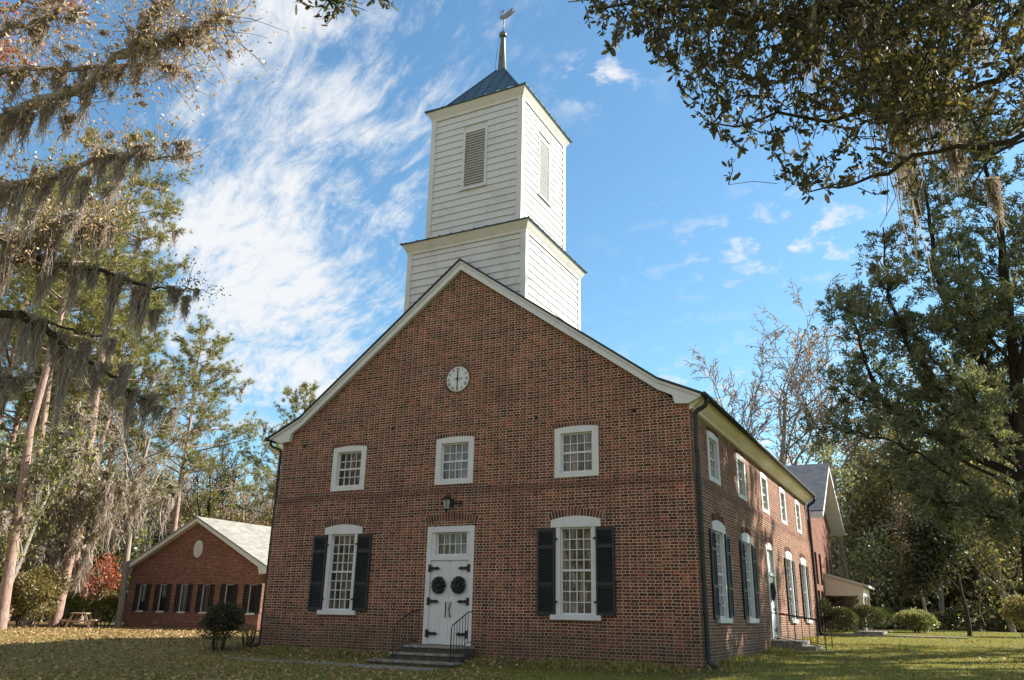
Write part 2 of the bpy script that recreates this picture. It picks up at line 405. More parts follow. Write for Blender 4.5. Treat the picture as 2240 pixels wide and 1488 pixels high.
def link(name, data, parent=None, label=None):
    o = bpy.data.objects.new(name, data); COL.objects.link(o)
    if parent is not None: o.parent = parent
    if label: o['label'] = label
    return o


def tag(o, label=None, cat=None, group=None, kind=None):
    if label: o['label'] = label
    if cat: o['category'] = cat
    if group: o['group'] = group
    if kind: o['kind'] = kind
    return o


def thing(name, label, cat, loc=(0, 0, 0), rz=0.0, group=None):
    o = bpy.data.objects.new(name, None); COL.objects.link(o); o.empty_display_size = 0.3
    o.location = loc; o.rotation_euler = (0, 0, rz)
    return tag(o, label, cat, group)


def dup(root, loc, rz=0.0, sc=1.0, label=None, group=None):
    def cp(o, par):
        c = o.copy(); COL.objects.link(c)
        if par is not None: c.parent = par
        for ch in list(o.children): cp(ch, c)
        return c
    kids = list(root.children)
    r_ = root.copy(); COL.objects.link(r_)
    for ch in kids: cp(ch, r_)
    r_.location = loc; r_.rotation_euler = (0, 0, rz); r_.scale = (sc, sc, sc)
    if label: r_['label'] = label
    if group: r_['group'] = group
    return r_


def np_mesh(name, verts, faces, mats, parent=None, mi=None, smooth=False, label=None):
    """verts (N,3); faces: list of arrays (M,k)"""
    faces = [f for f in (faces if isinstance(faces, list) else [faces]) if len(f)]
    me = bpy.data.meshes.new(name); me.vertices.add(len(verts)); me.vertices.foreach_set('co', np.asarray(verts, np.float32).ravel())
    nl = sum(f.size for f in faces); nf = sum(len(f) for f in faces)
    me.loops.add(nl); me.polygons.add(nf)
    me.loops.foreach_set('vertex_index', np.concatenate([f.ravel() for f in faces]).astype(np.int32))
    tot = np.concatenate([np.full(len(f), f.shape[1]) for f in faces]); st = np.concatenate([[0], np.cumsum(tot)[:-1]])
    me.polygons.foreach_set('loop_start', st.astype(np.int32)); me.polygons.foreach_set('loop_total', tot.astype(np.int32))
    for m_ in (mats if isinstance(mats, (list, tuple)) else [mats]): me.materials.append(m_)
    if mi is not None: me.polygons.foreach_set('material_index', np.asarray(mi, np.int32))
    if smooth: me.polygons.foreach_set('use_smooth', np.ones(nf, bool))
    me.update(calc_edges=True); me.validate()
    return link(name, me, parent, label)


def tubes_np(lines, nside=None):
    V = []; F = []; off = 0
    for pts, rad in lines:
        pts = np.asarray(pts, float); rad = np.asarray(rad, float)
        n = 7 if rad[0] > 0.1 else 5 if rad[0] > 0.03 else 3
        if nside: n = nside
        d = np.gradient(pts, axis=0); d /= np.linalg.norm(d, axis=1, keepdims=True) + 1e-9
        a = np.cross(d, np.array([0.31, 0.17, 0.93])); a /= np.linalg.norm(a, axis=1, keepdims=True) + 1e-9
        b = np.cross(d, a); t = np.arange(n) * 2 * np.pi / n
        ring = pts[:, None] + rad[:, None, None] * (a[:, None] * np.cos(t)[None, :, None] + b[:, None] * np.sin(t)[None, :, None])
        V.append(ring.reshape(-1, 3)); m_ = len(pts)
        i, k = np.meshgrid(np.arange(m_ - 1), np.arange(n), indexing='ij'); j = (k + 1) % n
        F.append(np.stack([i * n + k, i * n + j, (i + 1) * n + j, (i + 1) * n + k], -1).reshape(-1, 4) + off)
        off += m_ * n
    return np.concatenate(V), np.concatenate(F)


def unit(v): return v / (np.linalg.norm(v, axis=-1, keepdims=True) + 1e-9)


SHAPES = {'diamond': np.array([(0, -0.0), (0.5, 0.42), (0, 1), (-0.5, 0.42)]),
          'oval': np.array([(0, 0), (0.36, 0.2), (0.5, 0.55), (0.25, 0.95), (-0.25, 0.95), (-0.5, 0.55), (-0.36, 0.2)]),
          'needle': np.array([(-0.5, 0), (0.5, 0), (0, 1)])}


def leaves_np(pos, d, size, rng, aspect=0.5, shape='diamond', curl=0.0):
    """one flat leaf per row of pos, growing along d"""
    pos = np.asarray(pos, float); n = len(pos); d = unit(np.asarray(d, float))
    size = np.broadcast_to(np.asarray(size, float), (n,))
    s_ = unit(np.cross(d, unit(rng.normal(size=(n, 3)))))
    P = SHAPES[shape]; k = len(P)
    V = pos[:, None] + (s_[:, None] * (P[:, 0] * aspect)[None, :, None] + d[:, None] * P[:, 1][None, :, None]) * size[:, None, None]
    return V.reshape(-1, 3), np.arange(n * k).reshape(n, k)


def merge(parts):
    V = []; F = []; off = 0
    for v, f in parts:
        V.append(v); F.append(f + off); off += len(v)
    return np.concatenate(V), F

# ------------------------------------------------------------------ ground
def lawn_fn(q, b):
    o = objco(q); x, y, z = q.sep(o)
    n1 = q.noise(o, 0.35, 5, 0.6); n2 = q.noise(o, 3.0, 5, 0.7); n3 = q.noise(o, 26, 4, 0.75)
    left = q.sm(q.math('ADD', x, q.math('MULTIPLY', q.math('SUBTRACT', n1, 0.5), 10)), 3.0, -9.0)
    grass = q.ramp(n2, [(0.25, (0.095, 0.105, 0.020)), (0.5, (0.20, 0.195, 0.038)), (0.72, (0.33, 0.275, 0.085))])
    dry = q.ramp(n2, [(0.25, (0.14, 0.11, 0.034)), (0.5, (0.30, 0.225, 0.075)), (0.75, (0.43, 0.305, 0.13))])
    c = q.mix(left, grass, dry)
    c = q.mix(q.sm(n3, 0.3, 0.7, 0.5, 0.0), c, (0.035, 0.034, 0.014))
    woods = q.math('MAXIMUM', q.sm(q.math('ADD', x, q.math('MULTIPLY', n1, 4)), -27.0, -33.0), q.sm(y, 40.0, 47.0))
    c = q.mix(q.math('MULTIPLY', woods, 0.8), c, q.ramp(n3, [(0.3, (0.055, 0.035, 0.02)), (0.7, (0.16, 0.095, 0.05))]))
    soil = q.math('MULTIPLY', q.math('MULTIPLY', q.sm(y, -1.7, -0.5), q.sm(y, 0.6, 0.1)), q.sm(q.math('ABSOLUTE', x), 8.5, 7.0))
    c = q.mix(q.math('MULTIPLY', soil, q.sm(n2, 0.35, 0.6, 0.35, 0.9)), c, (0.05, 0.038, 0.024))
    q.put(b.inputs['Base Color'], c); b.inputs['Specular IOR Level'].default_value = 0.1
    bumpto(q, b, q.math('ADD', n3, n2), 0.05, 0.8)
LAWN = mat('lawn', rough=1.0, fn=lawn_fn)
xs = np.unique(np.concatenate([np.linspace(-40, 30, 85), np.array([-900, -500, -250, -140, -90, -60, 50, 90, 150, 300, 900])]))
ys = np.unique(np.concatenate([np.linspace(-4, 30, 60), np.array([-300, -120, -60, -30, -22, -18, -14, -10, -7, 36, 45, 60, 90, 150, 300, 900, 1500])]))
gv = np.array([(x, y, gz(x, y)) for y in ys for x in xs]); nx_ = len(xs)
gf = np.array([(j * nx_ + i, j * nx_ + i + 1, (j + 1) * nx_ + i + 1, (j + 1) * nx_ + i) for j in range(len(ys) - 1) for i in range(nx_ - 1)])
tag(np_mesh('ground', gv, gf, LAWN, smooth=True), kind='structure')

# ------------------------------------------------------------------ church
WX, LX, LEN = 6.80, -6.45, 19.3
church = thing('church', 'old red brick church with white clapboard bell tower and round clock', 'church', (0, 0, 0))
FRONT = Matrix(((1, 0, 0, 0), (0, -1, 0, 0), (0, 0, 1, 0), (0, 0, 0, 1)))             # local (u, w outward, z)
SIDE = Matrix(((0, 1, 0, WX), (1, 0, 0, 0), (0, 0, 1, 0), (0, 0, 0, 1)))


def panel(mb, outer, holes, w, mi=0):
    loops = [[Vector((u, z, 0)) for u, z in outer]] + [[Vector((u, z, 0)) for u, z in h] for h in holes]
    flat = [q for l in loops for q in l]
    for t in tessellate_polygon(loops): mb.face([(flat[i].x, w, flat[i].y) for i in t], mi)
    for h in holes:
        for i in range(len(h)):
            a, c = h[i], h[(i + 1) % len(h)]
            mb.face([(a[0], w, a[1]), (c[0], w, c[1]), (c[0], w - 0.26, c[1]), (a[0], w - 0.26, a[1])], mi)


def rect(u0, u1, z0, z1): return [(u0, z0), (u1, z0), (u1, z1), (u0, z1)]


def arc_pts(u0, hs, z0, rise, n=10):
    """points of a segmental arch, left to right"""
    if rise < 1e-4: return [(u0 - hs, z0), (u0 + hs, z0)]
    rr = (hs * hs + rise * rise) / (2 * rise); zc = z0 + rise - rr; th = math.asin(min(1, hs / rr))
    return [(u0 + rr * math.sin(-th + 2 * th * i / n), zc + rr * math.cos(-th + 2 * th * i / n)) for i in range(n + 1)]


ZB = 4.45
FU = [-3.735, 0.0, 3.735]; FL = [-3.70, 3.71]
SU = [2.22, 5.68, 9.35, 13.0, 16.65]; SLW = [2.15, 5.62, 13.05, 16.6]; SDOOR = 9.25
prof_r = [(0.0, 11.33), (6.05, 6.87), (7.18, 6.36)]; prof_l = [(-6.95, 6.33), (-5.75, 6.88), (0.0, 11.33)]
mb = MB(FRONT)
top = [(LX, ZB), (WX, ZB), (WX, 6.22), (6.42, 6.34), (0.0, 11.06), (-6.02, 6.40), (LX, 6.2)]
panel(mb, top, [rect(u - 0.57, u + 0.57, 4.57, 5.82) for u in FU], 0.0)
low = [(LX - 0.035, -0.9), (WX + 0.035, -0.9), (WX + 0.035, ZB - 0.04), (LX - 0.035, ZB - 0.04)]
panel(mb, low, [rect(u - 0.52, u + 0.52, 1.04, 3.38) for u in FL] + [rect(-0.70, 0.70, 0.285, 3.31)], 0.035)
mb.face([(LX - 0.035, 0.035, ZB - 0.04), (WX + 0.035, 0.035, ZB - 0.04), (WX, 0.0, ZB), (LX, 0.0, ZB)])
mb.build('front_wall', BRICK, church, recalc=False)
mb = MB(SIDE)
panel(mb, [(0, ZB), (LEN, ZB), (LEN, 6.3), (0, 6.3)], [rect(u - 0.57, u + 0.57, 4.57, 5.82) for u in SU], 0.0)
panel(mb, [(-0.035, -0.9), (LEN + 0.035, -0.9), (LEN + 0.035, ZB - 0.04), (-0.035, ZB - 0.04)], [rect(u - 0.52, u + 0.52, 1.04, 3.38) for u in SLW] + [rect(SDOOR - 0.62, SDOOR + 0.62, 0.5, 3.42)], 0.035)
mb.face([(-0.035, 0.035, ZB - 0.04), (LEN + 0.035, 0.035, ZB - 0.04), (LEN, 0.0, ZB), (0, 0.0, ZB)])
mb.build('side_wall', BRICK, church, recalc=False)
mb = MB()
mb.face([(LX, 0, -0.9), (LX, LEN, -0.9), (LX, LEN, 6.3), (LX, 0, 6.3)]); mb.build('side_wall', BRICK, church, recalc=False)
mb = MB(); mb.face([(LX, LEN, -0.9), (WX, LEN, -0.9), (WX, LEN, 6.3), (0, LEN, 11.1), (LX, LEN, 6.3)]); mb.build('back_wall', BRICK, church, recalc=False)

# roof sheets, rake boards, cornices, gutters
pr = prof_l + prof_r[1:]
mb = MB()
for a, c in zip(pr, pr[1:]):
    mb.extrude([(a[0], -0.2, a[1]), (c[0], -0.2, c[1]), (c[0], -0.2, c[1] + 0.055), (a[0], -0.2, a[1] + 0.055)], (0, LEN + 0.4, 0))
roof = mb.build('roof', ROOFD, church)
rk = MB()
for sgn in (1, -1):
    P = [(0.0, 11.325), (6.05, 6.865), (7.14, 6.372), (7.10, 6.30), (6.80, 6.17), (6.47, 6.20), (6.41, 6.42), (6.02, 6.62), (0.0, 11.035)] if sgn > 0 else \
        [(0.0, 11.325), (-5.75, 6.875), (-6.91, 6.342), (-6.87, 6.28), (-6.45, 6.14), (-6.12, 6.17), (-6.06, 6.42), (-5.70, 6.63), (0.0, 11.035)]
    mb = MB(); mb.extrude([(x, -0.13, z) for x, z in P], (0, 0.125, 0)); mb.build('rake_board', WHITE, church)
    e = [(0.0, 11.32), P[1], P[2]]          # crown strip along the top of the rake
    mb = MB()
    for a, c in zip(e, e[1:]):
        mb.extrude([(a[0], -0.165, a[1] - 0.004), (c[0], -0.165, c[1] - 0.004), (c[0], -0.165, c[1] - 0.075), (a[0], -0.165, a[1] - 0.075)], (0, 0.033, 0))
    mb.build('rake_moulding', WHITE, church)
CR = [(6.802, 6.05), (6.87, 6.07), (6.89, 6.12), (7.02, 6.21), (7.10, 6.30), (7.14, 6.36), (6.802, 6.42)]
mb = MB(); mb.extrude([(x, 0.0, z) for x, z in CR], (0, LEN + 0.1, 0)); mb.build('cornice', CREAM, church)
CL = [(LX - 0.002, 6.05), (LX - 0.1, 6.1), (LX - 0.3, 6.2), (LX - 0.44, 6.33), (LX - 0.002, 6.40)]
mb = MB(); mb.extrude([(x, 0.0, z) for x, z in CL], (0, LEN + 0.1, 0)); mb.build('cornice', CREAM, church)
for x, z in ((7.235, 6.35), (LX - 0.57, 6.31)):
    mb = MB(); mb.tube([(x, -0.2, z), (x, LEN + 0.2, z)], 0.066, 10); mb.build('gutter', GREENM, church, True)


def downspout(pts, r=0.058):
    mb = MB(); P = []
    pts = [Vector(q) for q in pts]
    for i, q in enumerate(pts):
        if 0 < i < len(pts) - 1:
            a = (pts[i - 1] - q).normalized() * 0.11; c = (pts[i + 1] - q).normalized() * 0.11
            for t in (0, 0.25, 0.5, 0.75, 1): P.append((q + a) * (1 - t) ** 2 + q * 2 * t * (1 - t) + (q + c) * t * t)
        else: P.append(q)
    mb.tube(P, r, 10)
    for z in (1.2, 3.0, 5.0):
        b_ = pts[3]; mb.lathe([(r + 0.012, -0.02), (r + 0.012, 0.02)], (b_.x, b_.y, z), 10)
    return mb.build('downspout', GREENM, church, True)


downspout([(7.22, 0.10, 6.34), (7.22, 0.10, 6.14), (6.925, 0.05, 5.98), (6.925, 0.05, 0.12), (7.12, -0.02, 0.04)])
downspout([(7.22, LEN - 0.1, 6.34), (7.22, LEN - 0.1, 6.12), (6.925, LEN - 0.12, 5.95), (6.925, LEN - 0.12, 0.55), (7.25, LEN - 0.12, 0.47)])
downspout([(LX - 0.57, 0.02, 6.29), (LX - 0.57, 0.02, 6.12), (LX - 0.10, 0.03, 5.95), (LX - 0.10, 0.03, 0.1), (LX - 0.3, -0.1, 0.02)], 0.045)


def frame_ring(mb, u0, hw, z0, z1, tw, w0, w1, tb=None, tt=None):
    tb = tb or tw; tt = tt or tw
    mb.box((u0 - hw, w0, z1 - tt), (u0 + hw, w1, z1)); mb.box((u0 - hw, w0, z0), (u0 + hw, w1, z0 + tb))
    mb.box((u0 - hw, w0, z0 + tb), (u0 - hw + tw, w1, z1 - tt)); mb.box((u0 + hw - tw, w0, z0 + tb), (u0 + hw, w1, z1 - tt))


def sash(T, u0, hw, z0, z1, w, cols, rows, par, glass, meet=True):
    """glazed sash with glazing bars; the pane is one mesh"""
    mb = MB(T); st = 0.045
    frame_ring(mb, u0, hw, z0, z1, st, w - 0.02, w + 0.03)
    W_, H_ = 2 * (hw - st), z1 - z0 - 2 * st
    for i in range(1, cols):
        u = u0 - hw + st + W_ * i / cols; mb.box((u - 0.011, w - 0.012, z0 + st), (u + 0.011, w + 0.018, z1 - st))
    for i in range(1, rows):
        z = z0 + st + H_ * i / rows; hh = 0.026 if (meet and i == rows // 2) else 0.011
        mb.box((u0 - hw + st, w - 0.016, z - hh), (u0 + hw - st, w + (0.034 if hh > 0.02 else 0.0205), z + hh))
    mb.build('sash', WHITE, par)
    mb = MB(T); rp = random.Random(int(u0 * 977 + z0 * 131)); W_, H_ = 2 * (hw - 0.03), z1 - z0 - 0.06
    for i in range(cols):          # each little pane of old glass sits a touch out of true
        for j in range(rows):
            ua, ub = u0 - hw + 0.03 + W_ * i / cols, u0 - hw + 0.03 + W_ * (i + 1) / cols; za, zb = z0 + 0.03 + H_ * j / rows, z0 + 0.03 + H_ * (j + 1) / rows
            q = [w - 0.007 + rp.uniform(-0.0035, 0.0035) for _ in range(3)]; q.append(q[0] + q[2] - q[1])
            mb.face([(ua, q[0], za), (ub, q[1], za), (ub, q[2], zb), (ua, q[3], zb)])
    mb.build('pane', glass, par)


def brick_arch(T, u0, hs, z0, rise, t, w0, par=None):
    rr = (hs * hs + rise * rise) / (2 * rise); zc = z0 + rise - rr; th = math.asin(hs / rr)
    mb = MB(T); nb = max(8, int(round(2 * th * (rr + t * 0.4) / 0.088)))
    A = arc_pts(u0, hs + 0.015, z0 - 0.004, rise, 14); k = (rr + t) / rr
    B = [(u0 + (u - u0) * k, zc + (z - zc) * k) for u, z in A]
    for i in range(14):
        mb.extrude([(A[i][0], w0 - 0.02, A[i][1]), (A[i + 1][0], w0 - 0.02, A[i + 1][1]), (B[i + 1][0], w0 - 0.02, B[i + 1][1]), (B[i][0], w0 - 0.02, B[i][1])], (0, 0.0235, 0), 1)
    for i in range(nb):
        a0 = -th + 2 * th * (i + 0.15) / nb; a1 = -th + 2 * th * (i + 0.85) / nb
        pts = [(u0 + q * math.sin(a), w0 - 0.015, zc + q * math.cos(a)) for q, a in ((rr + 0.004, a0), (rr + 0.004, a1), (rr + t - 0.008, a1), (rr + t - 0.008, a0))]
        mb.extrude(pts, (0, 0.022 + 0.003 * ((i * 7) % 3), 0))
    mb.build('brick_arch', [VOUSS, MORTAR], church)


def upper_window(T, u0):
    hw = 0.624
    mb = MB(T); tw = 0.175
    mb.box((u0 - hw, -0.12, 4.52), (u0 + hw, 0.022, 4.645))
    P = [(u0 - hw, 5.70), (u0 + hw, 5.70)] + arc_pts(u0, hw, 5.83, 0.045)[::-1]
    mb.extrude([(u, -0.12, z) for u, z in P], (0, 0.142, 0))
    for s_ in (-1, 1):
        a, c = sorted((u0 + s_ * hw, u0 + s_ * (hw - tw))); mb.box((a, -0.12, 4.645), (c, 0.022, 5.70))
    fr = mb.build('window', WHITE, church)
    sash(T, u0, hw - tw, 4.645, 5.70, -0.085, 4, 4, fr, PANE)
    brick_arch(T, u0, 0.70, 5.835, 0.05, 0.115, 0.0)


def lower_window(T, u0):
    w0 = 0.035; mb = MB(T)
    for s_ in (-1, 1):
        a, c = sorted((u0 + s_ * 0.545, u0 + s_ * 0.43)); mb.box((a, -0.10, 1.10), (c, w0 + 0.015, 3.235))
    P = [(u0 - 0.685, 3.235), (u0 + 0.685, 3.235)] + arc_pts(u0, 0.685, 3.42, 0.095)[::-1]
    mb.extrude([(u, -0.10, z) for u, z in P], (0, 0.10 + w0 + 0.03, 0))
    fr = mb.build('window', WHITE, church)
    mb = MB(T); mb.box((u0 - 0.675, -0.10, 0.98), (u0 + 0.675, w0 + 0.085, 1.098)); mb.build('sill', WHITE, fr)
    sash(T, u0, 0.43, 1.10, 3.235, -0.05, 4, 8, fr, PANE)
    brick_arch(T, u0, 0.72, 3.415, 0.10, 0.195, w0)
    for s_ in (-1, 1):
        uc = u0 + s_ * 0.805; mb = MB(T); hw, z0, z1 = 0.245, 1.08, 3.215; wa = w0 + 0.018
        frame_ring(mb, uc, hw, z0, z1, 0.05, wa, wa + 0.04, 0.09, 0.08)
        for zz in (z0 + 0.72, z0 + 1.62): mb.box((uc - hw + 0.05, wa, zz), (uc + hw - 0.05, wa + 0.04, zz + 0.08))
        z = z0 + 0.10
        while z < z1 - 0.12:
            if not any(abs(z + 0.02 - (zz + 0.04)) < 0.06 for zz in (z0 + 0.72, z0 + 1.62)):
                mb.extrude([(uc - hw + 0.05, wa + 0.002, z + 0.035), (uc - hw + 0.05, wa + 0.008, z + 0.04), (uc - hw + 0.05, wa + 0.036, z + 0.006), (uc - hw + 0.05, wa + 0.03, z)], (2 * hw - 0.1, 0, 0))
            z += 0.042
        mb.box((uc - hw + 0.05, wa - 0.004, z0 + 0.09), (uc + hw - 0.05, wa + 0.0015, z1 - 0.08))
        sh = mb.build('shutter', BLACKP, church)
        for zz in (z0 + 0.3, z1 - 0.3):
            mb = MB(T); mb.box((u0 + s_ * 0.53 - 0.03, wa + 0.041, zz), (u0 + s_ * 0.53 + 0.05, wa + 0.05, zz + 0.05)); mb.build('hinge', IRON, sh)


for u in FU: upper_window(FRONT, u)
for u in SU: upper_window(SIDE, u)
for u in FL: lower_window(FRONT, u)
for u in SLW: lower_window(SIDE, u)


def strap_hinge(T, u_out, s_, z, w, par, k=1.0):
    mb = MB(T); mb.box((min(u_out, u_out - s_ * 0.085 * k), w, z - 0.10), (max(u_out, u_out - s_ * 0.085 * k), w + 0.014, z + 0.10))
    a = u_out - s_ * 0.085 * k
    P = [(a, z - 0.045), (a - s_ * 0.13 * k, z - 0.03), (a - s_ * 0.2 * k, z - 0.045), (a - s_ * 0.30 * k, z), (a - s_ * 0.2 * k, z + 0.045), (a - s_ * 0.13 * k, z + 0.03), (a, z + 0.045)]
    mb.extrude([(u, w, zz) for u, zz in P], (0, 0.011, 0)); mb.build('hinge', IRON, par)


# front door
mb = MB(FRONT)
for s_ in (-1, 1):
    a, c = sorted((s_ * 0.75, s_ * 0.615)); mb.box((a, -0.16, 0.285), (c, 0.055, 3.20))
mb.box((-0.75, -0.16, 3.20), (0.75, 0.055, 3.36)); mb.box((-0.615, -0.13, 2.455), (0.615, 0.045, 2.58))
mb.box((-0.615, -0.13, 2.58), (-0.50, 0.02, 3.20)); mb.box((0.50, -0.13, 2.58), (0.615, 0.02, 3.20))
dfr = mb.build('door_frame', WHITE, church)
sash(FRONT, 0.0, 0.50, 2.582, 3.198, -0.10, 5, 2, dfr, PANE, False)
brick_arch(FRONT, 0.0, 0.82, 3.43, 0.10, 0.20, 0.035)
for s_ in (-1, 1):
    mb = MB(FRONT); a, c = sorted((s_ * 0.004, s_ * 0.612)); mb.box((a, -0.07, 0.29), (c, 0.012, 2.45))
    n = 4
    for i in range(1, n):          # board joints
        u = a + (c - a) * i / n
        mb.box((u - 0.062, 0.0122, 0.30), (u + 0.062, 0.0165, 2.44))
    lf = mb.build('door_leaf', WHITE, church)
    for z in (2.24, 1.38, 0.56): strap_hinge(FRONT, s_ * 0.60 + s_ * 0.06, s_, z, 0.057, lf)
    mb = MB(FRONT); u = s_ * 0.075
    mb.tube([(u, 0.015, 1.36), (u, 0.05, 1.34), (u - s_ * 0.025, 0.062, 1.17), (u, 0.05, 1.0), (u, 0.015, 0.98)], 0.015, 6); mb.build('handle', IRON, lf, True)
# side door: panelled head under a round-topped frame
mb = MB(SIDE)
for s_ in (-1, 1):
    a, c = sorted((SDOOR + s_ * 0.66, SDOOR + s_ * 0.55)); mb.box((a, -0.12, 0.5), (c, 0.06, 3.30))
P = [(SDOOR - 0.66, 3.30), (SDOOR + 0.66, 3.30)] + arc_pts(SDOOR, 0.66, 3.36, 0.16)[::-1]
mb.extrude([(u, -0.12, z) for u, z in P], (0, 0.18, 0)); mb.box((SDOOR - 0.55, -0.11, 2.46), (SDOOR + 0.55, 0.05, 2.56))
mb.box((SDOOR - 0.55, -0.10, 2.56), (SDOOR + 0.55, -0.03, 3.30))
sfr = mb.build('door_frame', WHITE, church)
brick_arch(SIDE, SDOOR, 0.72, 3.40, 0.14, 0.20, 0.035)
mb = MB(SIDE); mb.box((SDOOR - 0.55, -0.09, 0.5), (SDOOR + 0.55, -0.02, 2.46))
for i in range(6): mb.box((SDOOR - 0.53 + i * 0.178, -0.0198, 0.52), (SDOOR - 0.53 + i * 0.178 + 0.17, -0.015, 2.44))
sleaf = mb.build('door_leaf', WHITE, church)
for z in (2.2, 1.4, 0.75): strap_hinge(SIDE, SDOOR + 0.55, 1, z, -0.0145, sleaf)

# wall lantern over the front door
mb = MB(FRONT)
mb.box((-0.05, 0.03, 3.86), (0.05, 0.055, 4.10))
mb.tube([(0, 0.05, 4.06), (0, 0.16, 4.14), (0, 0.30, 4.22), (0, 0.34, 4.18)], 0.014, 6)
for s_ in (-1, 1):
    sp = [(s_ * 0.05, 0.05, 3.99)] + [(s_ * (0.10 + 0.02 * i), 0.055, 3.99 + 0.035 * math.sin(i * 0.9)) for i in range(9)]
    sp += [(s_ * (0.30 + 0.045 * math.cos(a)), 0.055, 3.985 + 0.045 * math.sin(a)) for a in np.linspace(0.3, 5.2, 10)]
    mb.tube(sp, 0.013, 6)
c0 = (0, 0.34)
mb.lathe([(0.005, 0.36), (0.02, 0.33), (0.02, 0.30), (0.06, 0.27), (0.155, 0.20), (0.155, 0.18), (0.12, 0.18)], (c0[0], c0[1], 3.86), 6)
mb.lathe([(0.075, -0.10), (0.085, -0.09), (0.09, -0.07)], (c0[0], c0[1], 3.86), 6); mb.lathe([(0.004, -0.19), (0.02, -0.15), (0.03, -0.11), (0.075, -0.10)], (c0[0], c0[1], 3.86), 6)
for k in range(6):
    t = 2 * math.pi * k / 6
    mb.tube([(c0[0] + 0.085 * math.cos(t), c0[1] + 0.085 * math.sin(t), 3.78), (c0[0] + 0.122 * math.cos(t), c0[1] + 0.122 * math.sin(t), 4.045)], 0.009, 4)
lan = mb.build('wall_lantern', IRON, church)
mb = MB(FRONT); mb.lathe([(0.080, -0.065), (0.115, 0.178)], (c0[0], c0[1], 3.86), 6); mb.build('lantern_glass', mat('lantern_glass', (0.33, 0.35, 0.34), 0.15), lan)

# clock: a dial in a ring of bricks
ZC = 7.585
mb = MB(FRONT); nr = 44
mb.extrude([(0.475 * math.cos(a), -0.02, ZC + 0.475 * math.sin(a)) for a in np.linspace(0, 2 * math.pi, 40, endpoint=False)], (0, 0.0235, 0), 1)
for i in range(nr):
    a0, a1 = 2 * math.pi * (i + 0.14) / nr, 2 * math.pi * (i + 0.86) / nr
    mb.extrude([(r_ * math.cos(a), -0.01, ZC + r_ * math.sin(a)) for r_, a in ((0.385, a0), (0.385, a1), (0.468, a1), (0.468, a0))], (0, 0.02, 0))
mb.build('brick_ring', [VOUSS, MORTAR], church)
mb = MB(FRONT)
mb.extrude([(0.375 * math.cos(a), 0.0, ZC + 0.375 * math.sin(a)) for a in np.linspace(0, 2 * math.pi, 56, endpoint=False)], (0, 0.024, 0))
clock = mb.build('clock_dial', WHITE, church)
mb = MB(FRONT)
for a, l0, l1, wd in ((math.pi / 2, -0.05, 0.27, 0.021), (-math.pi / 2, -0.05, 0.30, 0.015)):
    c, s_ = math.cos(a), math.sin(a); pts = [(l0, -wd), (l1 * 0.75, -wd * 0.6), (l1 * 0.8, -wd * 1.5), (l1, 0), (l1 * 0.8, wd * 1.5), (l1 * 0.75, wd * 0.6), (l0, wd)]
    mb.extrude([(x * c - y * s_, 0.034 if a > 0 else 0.042, ZC + x * s_ + y * c) for x, y in pts], (0, 0.006, 0))
mb.extrude([(0.028 * math.cos(a), 0.033, ZC + 0.028 * math.sin(a)) for a in np.linspace(0, 2 * math.pi, 12, endpoint=False)], (0, 0.02, 0))
mb.build('clock_hands', IRON, clock)
INK = mat('dial_ink', (0.03, 0.035, 0.045), 0.6)


def text_mesh(name, body, size, M, par, m_):
    cu = bpy.data.curves.new(name, 'FONT'); cu.body = body; cu.size = size; cu.align_x = 'CENTER'; cu.align_y = 'CENTER'; cu.extrude = 0.002; cu.offset = 0.0025
    to = bpy.data.objects.new(name, cu); COL.objects.link(to)
    dg = bpy.context.evaluated_depsgraph_get(); me = bpy.data.meshes.new_from_object(to.evaluated_get(dg))
    bpy.data.objects.remove(to); me.transform(M); me.materials.clear(); me.materials.append(m_)
    return link(name, me, par)


for i, t in enumerate(('XII', 'I', 'II', 'III', 'IIII', 'V', 'VI', 'VII', 'VIII', 'IX', 'X', 'XI')):
    a = -2 * math.pi * i / 12
    M = Matrix.Translation((0, -0.026, ZC)) @ Matrix.Rotation(R(90), 4, 'X') @ Matrix.Rotation(a, 4, 'Z') @ Matrix.Translation((0, 0.305, 0))
    text_mesh('numeral', t, 0.10, M, clock, INK)
for i, t in enumerate('1768'):
    M = Matrix.Translation(((-0.105, -0.055, 0.06, 0.125)[i], -0.026, ZC)) @ Matrix.Rotation(R(90), 4, 'X')
    text_mesh('year_digit', t, 0.09, M, clock, INK)
# small iron anchor plates in the gable
for u, z in ((5.35, 6.15), (-5.55, 6.0), (2.55, 6.2), (-2.2, 6.3)):
    mb = MB(FRONT)
    for t in range(4):
        a = math.pi * t / 4; c, s_ = math.cos(a) * 0.06, math.sin(a) * 0.06
        mb.tube([(u - c, 0.012 + 0.002 * t, z - s_), (u + c, 0.012 + 0.002 * t, z + s_)], 0.011, 5)
    mb.build('wall_anchor', IRON, church)

# bell tower
TY, H1, H2, ZE1, ZE2 = 2.18, 2.064, 1.68, 12.30, 17.38


def tower_T(k, h):
    return Matrix.Translation((0, TY, 0)) @ Matrix.Rotation(k * math.pi / 2, 4, 'Z') @ Matrix(((1, 0, 0, 0), (0, -1, 0, -h), (0, 0, 1, 0), (0, 0, 0, 1)))


